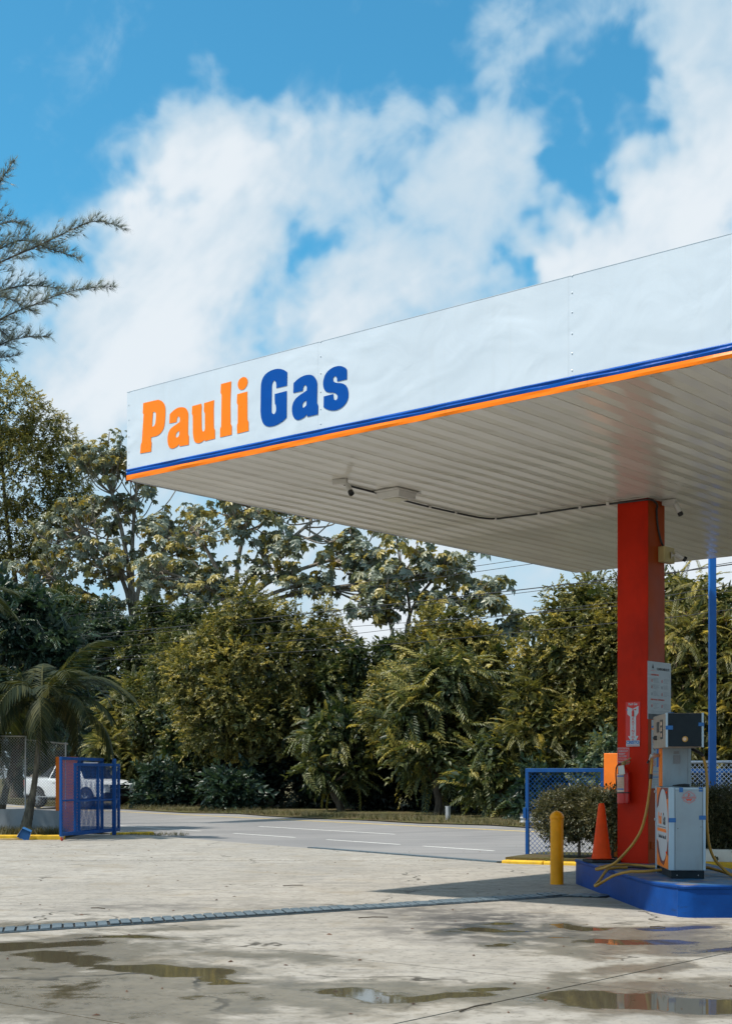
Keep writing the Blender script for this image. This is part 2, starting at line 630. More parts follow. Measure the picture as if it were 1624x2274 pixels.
def soffitmat():
    t = NT('soffit_board')
    v = t.coord('Object')
    rnd = t.N.new('ShaderNodeObjectInfo').outputs['Random']
    n = t.noise(v, .8, 5, .6)
    st = t.noise(t.mapping(v, (6, .35, 1)), 2.0, 6, .6)
    c = t.mix(rnd, (.58, .55, .49), (.66, .63, .57))
    c = t.mix(t.ma('MULTIPLY', t.ss(st, .5, .8), .35), c, (.40, .35, .27))
    c = t.mix(t.ma('MULTIPLY', t.ss(n, .5, .8), .25), c, (.46, .43, .38))
    spots = t.noise(v, 9, 6, .75)
    c = t.mix(t.ma('MULTIPLY', t.ss(spots, .62, .74), .6), c, (.22, .16, .11))
    t.set(c, t.ss(n, .3, .7, .12, .22), 0, .5)
    t.bump(t.noise(t.mapping(v, (1.2, .5, 1)), 1.3, 3, .5), .22, .05)
    return t.m


def island_blue():
    t = NT('island_blue_paint')
    v = t.coord('Object')
    n = t.noise(v, 2.2, 6, .62)
    sep = t.N.new('ShaderNodeSeparateXYZ'); t.L.new(t.coord('Normal'), sep.inputs[0])
    top = t.ss(sep.outputs[2], .7, .95)
    base = t.mix(t.ss(n, .3, .7), (.002, .042, .20), (.004, .058, .26))
    wear = t.mix(t.ss(t.noise(v, 3.5, 8, .7), .42, .6), (.035, .12, .24), (.17, .15, .14))
    scuff = t.noise(t.mapping(v, (1.5, 1.5, 9)), 2.4, 6, .7)
    base = t.mix(t.ma('MULTIPLY', t.ss(scuff, .56, .70), .55), base, (.012, .028, .075))
    base = t.mix(t.ma('MULTIPLY', t.ss(t.noise(v, 14, 5, .75), .66, .72), .7), base, (.20, .21, .22))
    c = t.mix(t.ma('MULTIPLY', top, t.ss(n, .30, .50)), base, wear)
    t.set(c, .5, 0, .14)
    t.bump(t.noise(v, 22, 5), .25, .008)
    return t.m


MAT = {}
MAT['concrete'] = concrete()
MAT['asphalt'] = asphalt()
MAT['earth'] = earth()
MAT['vinyl'] = vinyl()
MAT['soffit'] = soffitmat()
MAT['island'] = island_blue()
MAT['letter_orange'] = paint('letter_orange', (.95, .205, .002), .3, .04, spec=.25)
MAT['letter_blue'] = paint('letter_blue', (.001, .068, .33), .35, .05, spec=.12)
MAT['trim_blue'] = paint('trim_blue', (.001, .078, .38), .3, .12, 1.5, spec=.18)
MAT['trim_orange'] = paint('trim_orange', (.95, .205, .003), .35, .06, spec=.25)
MAT['orange_post'] = paint('orange_post', (.90, .20, .006), .6, .08, 2, .15)
MAT['column_red'] = paint('column_red', (.50, .017, .002), .45, .16, 1.2, .35, (.17, .010, .003), bump=.08, bscale=25, spec=.12)
MAT['column_orange'] = paint('column_brown_orange', (.30, .045, .004), .45, .14, 1.2, .3, (.10, .02, .005), spec=.12)
MAT['maroon'] = paint('maroon_edge', (.16, .02, .015), .5)
MAT['yellow'] = paint('bollard_yellow', (.88, .335, .001), .4, .08, 4, .22, (.30, .14, .02), spec=.25)
MAT['kerb_yellow'] = paint('kerb_yellow', (.74, .44, .02), .7, .16, 4, .6, (.26, .20, .11), bump=.4)
MAT['kerb_white'] = paint('kerb_white', (.74, .72, .68), .7, .06, 3, .25, (.35, .32, .28), bump=.3)
MAT['gate_blue'] = paint('gate_blue', (.003, .062, .24), .5, .14, 2.5, .14, (.10, .05, .03), spec=.25)
MAT['pole_blue'] = paint('pole_blue', (.010, .15, .55), .4, .08, 1.5)
MAT['galv'] = paint('galvanised_steel', (.46, .47, .48), .45, .12, 4, .12, (.2, .15, .1), metal=.6)
MAT['wire_white'] = paint('white_wire', (.68, .72, .78), .5, .08)
MAT['wall_pale'] = paint('pale_blue_wall', (.34, .37, .40), .8, .12, 1.2, .5, (.14, .13, .11), bump=.4, bscale=18)
MAT['cone'] = paint('cone_orange', (.86, .065, .003), .55, .10, 3, .12, spec=.2)
MAT['rubber'] = paint('black_rubber', (.022, .021, .020), .75, .2, 6, .25)
MAT['rust_red'] = paint('worn_red_rubber', (.28, .06, .03), .75, .25, 7, .5)
MAT['white_panel'] = paint('white_steel_panel', (.27, .33, .375), .42, .06, 2.2, .32, (.21, .20, .18), spec=.3)
MAT['white_trim'] = paint('pale_corner_trim', (.36, .47, .56), .4, .06, 2, .10, spec=.3)
MAT['dark_panel'] = paint('dark_slate_panel', (.009, .017, .024), .5, .15, 3, spec=.2)
MAT['beige'] = paint('beige_panel', (.30, .235, .185), .5, .1, 2, .2)
MAT['black'] = paint('black_plastic', (.012, .012, .013), .45, .2, 4)
MAT['tape'] = paint('blue_tape', (.006, .11, .34), .35, .1, 6)
MAT['hose'] = paint('yellow_hose', (.40, .21, .030), .5, .14, 5, .3, (.10, .06, .02))
MAT['sign_red'] = paint('sign_red', (.58, .02, .014), .35, .04)
MAT['sign_white'] = paint('sign_white', (.46, .50, .54), .4, .04, 3, .08)
MAT['poster'] = paint('poster_sheet', (.28, .32, .36), .35, .04, 2, .06)
MAT['ink'] = paint('ink_dark', (.05, .055, .065), .6)
MAT['ink_red'] = paint('ink_red', (.55, .09, .06), .6)
MAT['ink_grey'] = paint('ink_grey', (.20, .21, .23), .6)
MAT['ink_blue'] = paint('ink_blue', (.01, .13, .42), .5)
MAT['ext_red'] = paint('extinguisher_red', (.50, .014, .010), .22, .05)
MAT['paper'] = paint('paper_tag', (.62, .60, .55), .7, .05)
MAT['label_pink'] = paint('faded_label', (.56, .38, .27), .55, .22, 5)
MAT['brass'] = paint('dull_brass', (.30, .21, .09), .4, .15, metal=.8)
MAT['steel'] = paint('grate_steel', (.12, .155, .18), .45, .25, 7, .3, metal=.3)
MAT['grate_pit'] = paint('drain_pit', (.018, .018, .018), .9)  # near-black fill for slab joints and the drain's painted depth
MAT['paint_white'] = paint('road_paint_white', (.74, .73, .70), .7, .08, 5, .45, (.25, .24, .23))
MAT['paint_yellow'] = paint('road_paint_yellow', (.55, .40, .13), .7, .1, 5, .55, (.25, .24, .22))
MAT['cable'] = paint('black_cable', (.014, .014, .016), .5)
MAT['cream'] = paint('cream_box', (.42, .34, .15), .5, .08, 4, .2)
MAT['camera_white'] = paint('camera_housing', (.52, .50, .47), .45, .06)
MAT['lamp_glass'] = paint('lamp_glass', (.55, .52, .42), .15, .05)
MAT['car_white'] = paint('car_white', (.74, .76, .78), .16, .03)
MAT['car_glass'] = paint('car_glass', (.012, .016, .02), .06, .1)
MAT['chrome'] = paint('wheel_alloy', (.45, .46, .48), .25, .1, metal=.9)
MAT['head_glass'] = paint('headlight_glass', (.55, .58, .60), .1, .1)
MAT['tail_red'] = paint('tail_red', (.35, .02, .02), .2, .1)
MAT['plastic_blue'] = paint('dustpan_blue', (.03, .14, .34), .45, .12, 6, .2)
MAT['wood'] = paint('handle_wood', (.45, .32, .16), .6, .2, 9)
MAT['caster_red'] = paint('caster_red', (.70, .05, .03), .4)
MAT['skin'] = paint('skin', (.32, .17, .11), .55)
MAT['shirt'] = paint('patterned_shirt', (.30, .25, .18), .8, .4, 30)
MAT['bag_white'] = paint('white_litter', (.7, .7, .68), .6)
MAT['bark'] = barkmat('bark_brown', (.045, .032, .022), (.11, .085, .06))
MAT['bark_pale'] = barkmat('bark_pale', (.15, .12, .095), (.30, .26, .21))
MAT['bark_palm'] = barkmat('bark_palm', (.07, .06, .045), (.17, .15, .11))
GOLD = leafmat('leaves_golden', (.032, .050, .017), (.185, .180, .052), (.62, .50, .14), .44, .34)
OLIVE = leafmat('leaves_olive', (.024, .046, .020), (.112, .135, .048), (.44, .38, .115), .42, .34)
TEAL = leafmat('leaves_teal', (.016, .038, .028), (.052, .092, .060), (.18, .20, .09), .38)
SHADE_DARK = leafmat('leaves_dark', (.010, .020, .015), (.026, .042, .029), (.07, .085, .045), .40)  # near-black leaves; the wood's deep shade is put into their colour
CEC = leafmat('leaves_cecropia', (.13, .175, .145), (.27, .30, .24), (.38, .31, .085), .38, .25)
NEEDLE = leafmat('needles', (.12, .15, .145), (.22, .26, .24), (.33, .33, .26), .5, .2)
PALM = leafmat('palm_leaf', (.010, .022, .012), (.030, .042, .018), (.12, .115, .04), .6, .3, .25)
HEDGE = leafmat('hedge_leaf', (.032, .042, .018), (.095, .095, .040), (.27, .24, .13), .35, .2, .5)
GRASS = leafmat('grass', (.05, .06, .022), (.135, .12, .05), (.27, .22, .11), .6)
PODS = leafmat('seed_pods', (.06, .03, .018), (.12, .06, .035), (.19, .10, .06), .5)

# ------------------------------------------------------------------ ground, road, forecourt
RD = Vector((.574, -.819)); RN = Vector((.819, .574))


def rp(s, n):
    return (RD.x * s + RN.x * n, RD.y * s + RN.y * n)


def road_z(n):
    return -.03 + max(0.0, n - 23.5) * .042


g = MB()
g.add([(-400, -300, -.09), (400, -300, -.09), (400, 700, -.09), (-400, 700, -.09)], [(0, 1, 2, 3)])
tag(g.build('ground', MAT['earth']), kind='structure')

m = MB()
ns = [17.0, 18, 20, 22, 23.5, 25, 26.5, 28.2, 30]
ss_ = [-130 + 10 * i for i in range(23)]
vs = []
for s in ss_:
    for n in ns:
        x, y = rp(s, n); vs.append((x, y, road_z(n)))
k = len(ns)
fs = [(i * k + j, i * k + j + 1, (i + 1) * k + j + 1, (i + 1) * k + j) for i in range(len(ss_) - 1) for j in range(k - 1)]
road = tag(m.add(vs, fs).build('road', MAT['asphalt']), kind='structure')


def road_strip(name, s0, s1, n, w, mat, lift=.004):
    b = MB(); pts = []
    st = max(1, int((s1 - s0) / 4))
    for i in range(st + 1):
        s = s0 + (s1 - s0) * i / st
        for q in (n - w / 2, n + w / 2):
            x, y = rp(s, q); pts.append((x, y, road_z(q) + lift))
    b.add(pts, [(2 * i, 2 * i + 1, 2 * i + 3, 2 * i + 2) for i in range(st)])
    return b.build(name, mat, road)


for (a, b_) in ((-62, -57), (-52, -46.5), (-42.2, -36.5), (-34.6, -31.4), (-29.9, -26.8), (-25.9, -23.4), (-22.4, -19.6), (-17.5, -14.5)):
    road_strip('lane_dash', a, b_, 19.75, .10, MAT['paint_white'])
for (a, b_) in ((-62, -55), (-38.8, -31.5), (-20, -12)):
    road_strip('lane_dash', a, b_, 23.05, .11, MAT['paint_white'])
road_strip('edge_line', -110, 40, 25.75, .14, MAT['paint_yellow'])
# patched tar
road_strip('tar_patch', -30.2, -29.2, 21.3, .5, MAT['black'], .003) if False else None

# verge beyond the road: low uneven bank
m = MB()
st = [-125 + 3 * i for i in range(58)]
vs = []
for s in st:
    for j, n in enumerate((26.6 + .22 * math.sin(s * 1.3) + .16 * math.sin(s * 3.7), 27.6, 29.5, 34, 60)):
        x, y = rp(s, n)
        vs.append((x, y, road_z(min(n, 28)) + (.012, .06, .10, .12, .15)[j] + .02 * math.sin(s * 2.1 + j)))
fs = [(i * 5 + j, i * 5 + j + 1, (i + 1) * 5 + j + 1, (i + 1) * 5 + j) for i in range(len(st) - 1) for j in range(4)]
tag(m.add(vs, fs).build('verge', MAT['earth']), kind='structure')


def clip(poly, nx, ny, c):
    out = []
    for i in range(len(poly)):
        p, q = poly[i], poly[(i + 1) % len(poly)]
        dp, dq = p[0] * nx + p[1] * ny - c, q[0] * nx + q[1] * ny - c
        if dp <= 0: out.append(p)
        if dp * dq < 0:
            t = dp / (dp - dq); out.append((p[0] + (q[0] - p[0]) * t, p[1] + (q[1] - p[1]) * t))
    return out


U1 = (.7657, -.6432); U2 = (.6432, .7657)
fore = tag(empty('forecourt', (0, 0, 0)), kind='structure')
P1 = [(-32, -10), (24, -10), (24, 14.6), (2.6, 25.62), (1.95, 26.52), (-32, 26.52)]
P2 = [(-32, 26.55), (1.93, 26.55), (-4.0, 35.1), (-32, 35.1)]
P3 = [(-7.6, 35.106), (-4.02, 35.106), (-6.3, 38.55), (-7.6, 38.55)]
slabs = [P1]
JW = .011
for (nx, ny, cs) in ((U2[0], U2[1], (2.55, 6.0, 9.42)), (U1[0], U1[1], (-5.74,))):
    for c in cs:
        nxt = []
        for p in slabs:
            a = clip(p, nx, ny, c - JW); b_ = clip(p, -nx, -ny, -(c + JW))
            for q in (a, b_):
                if len(q) >= 3: nxt.append(q)
        slabs = nxt
def field(blobs, x, y):
    acc = np.full(x.shape, -1.0)
    # uneven outlines
    xw = x + .16 * np.sin(y * 3.1 + 1.7 * np.sin(x * 2.3)) + .09 * np.sin(y * 7.3 + x * 4.1)
    yw = y + .14 * np.sin(x * 2.9 + 1.3 * np.sin(y * 2.7)) + .08 * np.sin(x * 8.1 - y * 3.7)
    for (bx_, by_, rx, ry, a, w) in blobs:
        ca, sa = math.cos(R(a)), math.sin(R(a))
        dx, dy = xw - bx_, yw - by_
        u_, v_ = (dx * ca + dy * sa) / rx, (-dx * sa + dy * ca) / ry
        acc = np.maximum(acc, (1.25 - np.sqrt(u_ * u_ + v_ * v_)) * w)
    return acc


for p in slabs + [P2, P3]:
    me = MB().prism(p, -.14, 0.0).mesh('slab')
    bm = bmesh.new(); bm.from_mesh(me)
    near = [q for q in p if True]
    if min(q[1] for q in p) < 20:
        for ax, lo, hi, st_ in ((0, -6.0, 5.2, .14), (1, 8.4, 19.0, .14)):
            c = lo
            while c < hi:
                no = (1, 0, 0) if ax == 0 else (0, 1, 0)
                co = (c, 0, 0) if ax == 0 else (0, c, 0)
                gm = [f for f in bm.faces if f.normal.z > .9]
                if ax == 1:
                    gm = [f for f in gm if -6.2 < f.calc_center_median().x < 5.4]
                es = list({e_ for f in gm for e_ in f.edges}); vs_ = list({v for f in gm for v in f.verts})
                bmesh.ops.bisect_plane(bm, geom=gm + es + vs_, plane_co=co, plane_no=no)
                c += st_
    bm.to_mesh(me); bm.free()
    co = np.empty(len(me.vertices) * 3, np.float32); me.vertices.foreach_get('co', co); co = co.reshape(-1, 3).astype(float)
    for nm_, bl_ in (('wet', WET), ('oil', OIL_SHADE)):
        at_ = me.attributes.new(nm_, 'FLOAT', 'POINT')
        at_.data.foreach_set('value', field(bl_, co[:, 0], co[:, 1]).astype(np.float32))
    obj('slab', me, MAT['concrete'], fore)
MB().add([(-32, -10, -.035), (24, -10, -.035), (24, 14, -.035), (2, 26, -.035), (-4, 35, -.035), (-32, 35, -.035)], [(0, 1, 2, 3, 4, 5)]).build('joint_fill', MAT['grate_pit'], fore)
# steel edging where the concrete meets the asphalt
m = MB()
a, b_ = rp(-26.4, 17.0), rp(-20.0, 17.0)
m.prism([rp(-26.4, 16.93), rp(-20.0, 16.93), rp(-20.0, 17.10), rp(-26.4, 17.10)], -.10, .012)
m.build('edging_strip', MAT['steel'], fore)

# drain grate across the forecourt
GA, GB = Vector((-7.9, 11.7)), Vector((2.60, 18.92))
gd = (GB - GA); GLEN = gd.length; gd.normalize(); gn = Vector((-gd.y, gd.x))
grate = empty('drain_grate', (GA.x, GA.y, 0), math.atan2(gd.y, gd.x))
tag(grate, 'long slatted steel drain grate crossing the concrete forecourt', 'drain')
MB().box(0, GLEN, -.20, .20, -.02, .004).build('pit', MAT['grate_pit'], grate)  # flat black strip on the slab, painting the channel's shaded depth
slat = None
x = 0.03; i = 0
while x < GLEN - .06:
    if slat is None:
        b = MB()
        b.prism([(0, -.20), (.104, -.20), (.264, .20), (.16, .20)], .006, .022)
        slat = b.build('slat', MAT['steel'], grate, .003, seg=1)
        o = slat
    else:
        o = slat.copy(); COL.objects.link(o)
    seglift = .0 if (i // 24) % 2 else .010
    o.location = (x, .012 * math.sin(i // 24 * 2.3), seglift + random.uniform(-.002, .003)); o.rotation_euler = (0, random.uniform(-.012, .012), random.uniform(-.012, .012))
    x += .128; i += 1
for y in (-.215, .215):
    MB().box(0, GLEN, y - .012, y + .012, .002, .014).build('rail', MAT['steel'], grate)
g2 = empty('drain_grate', (2.62, 18.86, 0), math.atan2(-.30, .80))
tag(g2, 'short slatted drain grate running up to the blue pump island', 'drain')
MB().box(0, .60, -.19, .19, -.02, .005).build('pit', MAT['grate_pit'], g2)  # same black strip in place of a shaded channel
for i in range(4):
    o = slat.copy(); COL.objects.link(o); o.parent = g2; o.location = (.02 + i * .128, 0, .002); o.rotation_euler = (0, 0, 0)

# kerbs on the right-hand planting bed
KA = Vector((2.45, 25.80)); KD = Vector((.889, -.458)); KN = Vector((.458, .889)); KR = math.atan2(KD.y, KD.x)
k = empty('kerb', (KA.x, KA.y, 0), KR)
tag(k, 'yellow painted concrete kerb below the clipped hedge', 'kerb')
x = 0.0
while x < 16:
    l = 1.0 if x > 1 else .8
    MB().box(x, x + l - .008, .0, .22, -.05, .125 if x > 2.5 else .055).build('kerb_stone', MAT['kerb_yellow'], k, .022)
    x += l
w = empty('planter_wall', (KA.x + KN.x * .26 + KD.x * 2.6, KA.y + KN.y * .26 + KD.y * 2.6, 0), KR)
tag(w, 'low white planter wall behind the yellow kerb beside the dispenser', 'wall')
MB().box(0, 12, 0, .2, -.05, .33).build('wall_face', MAT['kerb_white'], w, .02)
m = MB()
q = [KA + KD * 0 + KN * .2, KA + KD * 18 + KN * .2, KA + KD * 18 + KN * 2.4, KA + KN * 2.4]
m.prism([(p.x, p.y) for p in q], -.08, .10)
tag(m.build('planting_bed', MAT['earth']), kind='structure')
# left-hand kerb and bed
k = empty('kerb', (-16, 35.14, 0), 0)
tag(k, 'weathered yellow kerb in front of the low wall and palm', 'kerb')
for i in range(9):
    MB().box(i * .95, i * .95 + .942, 0, .2, -.05, .115).build('kerb_stone', MAT['kerb_yellow'], k, .025)
k = empty('kerb', (-6.75, 38.0, 0), math.atan2(.55, .75))
tag(k, 'short yellow kerb end at the road beside the left gate', 'kerb')
for i in range(2):
    MB().box(i * .62, i * .62 + .612, 0, .2, -.05, .055).build('kerb_stone', MAT['kerb_yellow'], k, .025)
tag(MB().prism([(-16, 35.30), (-7.64, 35.30), (-7.64, 38.6), (-16, 38.6)], -.08, .10).build('planting_bed', MAT['earth']), kind='structure')

# ------------------------------------------------------------------ canopy
CA = (-3.12, 18.59); CROT = math.atan2(U1[1], U1[0])
can = empty('petrol_station_canopy', (CA[0], CA[1], 0), CROT)
tag(can, 'large flat white petrol station canopy with orange and blue lettering', 'canopy')
CL, CW, Z0, Z1 = 15.2, 11.06, 5.45, 6.60
# fascia panels: front, with seams and screws
xs = [0.0, 3.355, 6.725, 10.1, 13.4, CL]
for a, b_ in zip(xs, xs[1:]):
    # slightly bulged sheet
    m = MB(); nx, nz = 14, 8; vs = []
    for i in range(nx + 1):
        for j in range(nz + 1):
            u, v_ = i / nx, j / nz
            bul = .003 * math.sin(math.pi * u) * math.sin(math.pi * v_)
            vs.append((a + .0006 + (b_ - a - .0012) * u, -bul, Z0 + .14 + (Z1 - Z0 - .14) * v_))
    fs = [(i * (nz + 1) + j, (i + 1) * (nz + 1) + j, (i + 1) * (nz + 1) + j + 1, i * (nz + 1) + j + 1) for i in range(nx) for j in range(nz)]
    m.add(vs, fs)
    o = m.build('fascia_panel', MAT['vinyl'], can, smooth=True)
    for j in range(6):
        M = Matrix.Translation((a + .04, -.003, Z0 + .2 + j * .19 + .02 * math.sin(j * 5))) @ Matrix.Rotation(R(90), 4, 'X')
        MB().lathe([(.009, 0), (.008, .002), (.004, .004)], 8, M).build('screw', MAT['vinyl'], o)
MB().box(0, CL, .002, .10, Z0 + .02, Z1 - .01).build('fascia_backing', MAT['galv'], can)
MB().box(0.0, CL, -.003, .10, Z1 - .0005, Z1 + .004).build('top_flashing', MAT['vinyl'], can)
# the two coloured edge trims, a little crumpled
for nm, za, zb, mat, y0 in (('blue_trim', Z0 + .066, Z0 + .142, MAT['trim_blue'], -.006), ('orange_trim', Z0, Z0 + .064, MAT['trim_orange'], -.008)):
    cuts = [0, 1.65, 3.4, 5.2, 6.95, 8.8, 10.6, 12.4, CL]
    for a, b_ in zip(cuts, cuts[1:]):
        m = MB(); nx = 26; prof = [(0, 0), (.35, -.010), (.55, -.002), (.8, -.012), (1, 0)] if nm == 'blue_trim' else [(0, 0), (.5, -.004), (1, 0)]
        vs = []
        for i in range(nx + 1):
            x = a + (b_ - a - .002) * i / nx
            for (t, dy) in prof:
                wob = .006 * math.sin(x * 3.1 + t * 2) * math.sin(x * 1.3) + .004 * math.sin(x * 7.7 + 5 * t)
                vs.append((x, y0 + dy + (wob if 0 < t < 1 else 0), za + (zb - za) * (t + (.05 * math.sin(x * 2.3) if 0 < t < 1 else 0))))
        kk = len(prof)
        m.add(vs, [(i * kk + j, (i + 1) * kk + j, (i + 1) * kk + j + 1, i * kk + j + 1) for i in range(nx) for j in range(kk - 1)])
        m.box(a, b_ - .002, y0 + .004, .0, za + .001, zb - .001)
        m.build(nm, mat, can, smooth=False)
# other three sides, roof
MB().box(-.012, .0, .1, CW, Z0, Z1).build('side_fascia', MAT['vinyl'], can)
MB().box(-.016, -.012, -.012, CW + .012, Z0 - .002, Z0 + .05).build('side_edge', MAT['maroon'], can)
MB().box(CL, CL + .012, 0, CW, Z0, Z1).build('side_fascia', MAT['vinyl'], can)
MB().box(0, CL, CW, CW + .012, Z0, Z1).build('rear_fascia', MAT['vinyl'], can)
MB().box(-.01, CL, CW + .012, CW + .016, Z0 - .002, Z0 + .05).build('rear_edge', MAT['maroon'], can)
MB().box(.02, CL - .02, .12, CW - .02, Z1 - .25, Z1 - .2).build('roof_deck', MAT['galv'], can)
# soffit boards
BW = .2815
nb = int(CL / BW)
board = None
for i in range(nb):
    if board is None:
        b = MB(); ny = 12
        prof = [(0.003, .012), (.008, .0), (BW * .5, -.006), (BW - .008, .0), (BW - .003, .012)]
        vs = []
        for j in range(ny + 1):
            y = .004 + (CW - .01) * j / ny
            for (x, z) in prof:
                vs.append((x, y, z + .004 * math.sin(j * 2.4)))
        vs2 = [(x, y, .03) for (x, y) in ((.002, .004), (BW - .002, .004), (BW - .002, CW - .006), (.002, CW - .006))]
        b.add(vs, [(j * 5 + q, j * 5 + q + 1, (j + 1) * 5 + q + 1, (j + 1) * 5 + q) for j in range(ny) for q in range(4)])
        b.add(vs2, [(0, 1, 2, 3)])
        board = o = b.build('soffit_board', MAT['soffit'], can)
    else:
        o = board.copy(); COL.objects.link(o)
    o.location = (i * BW + .004, 0, Z0 + .004 + random.uniform(-.0025, .0025))
    o.rotation_euler = (0, R(-.5) + random.uniform(-.004, .004), 0)
MB().box(.0, CL, .0, CW, Z0 + .06, Z0 + .08).build('soffit_backing', MAT['ink_grey'], can)
# column on the island
CX0, CX1, CY0, CY1 = 4.18, 4.66, 5.365, 5.845
col = MB().box(CX0, CX1, CY0, CY1, .30, Z0 + .03).build('column', MAT['column_red'], can, .006)
MB().box(CX1, CX1 + .002, CY0 + .01, CY1 - .004, .372, Z0).build('column_face', MAT['column_orange'], col)
MB().box(CX0 - .05, CX1 + .05, CY0 - .05, CY1 + .05, Z0 - .012, Z0 - .004).build('column_collar', MAT['soffit'], col)

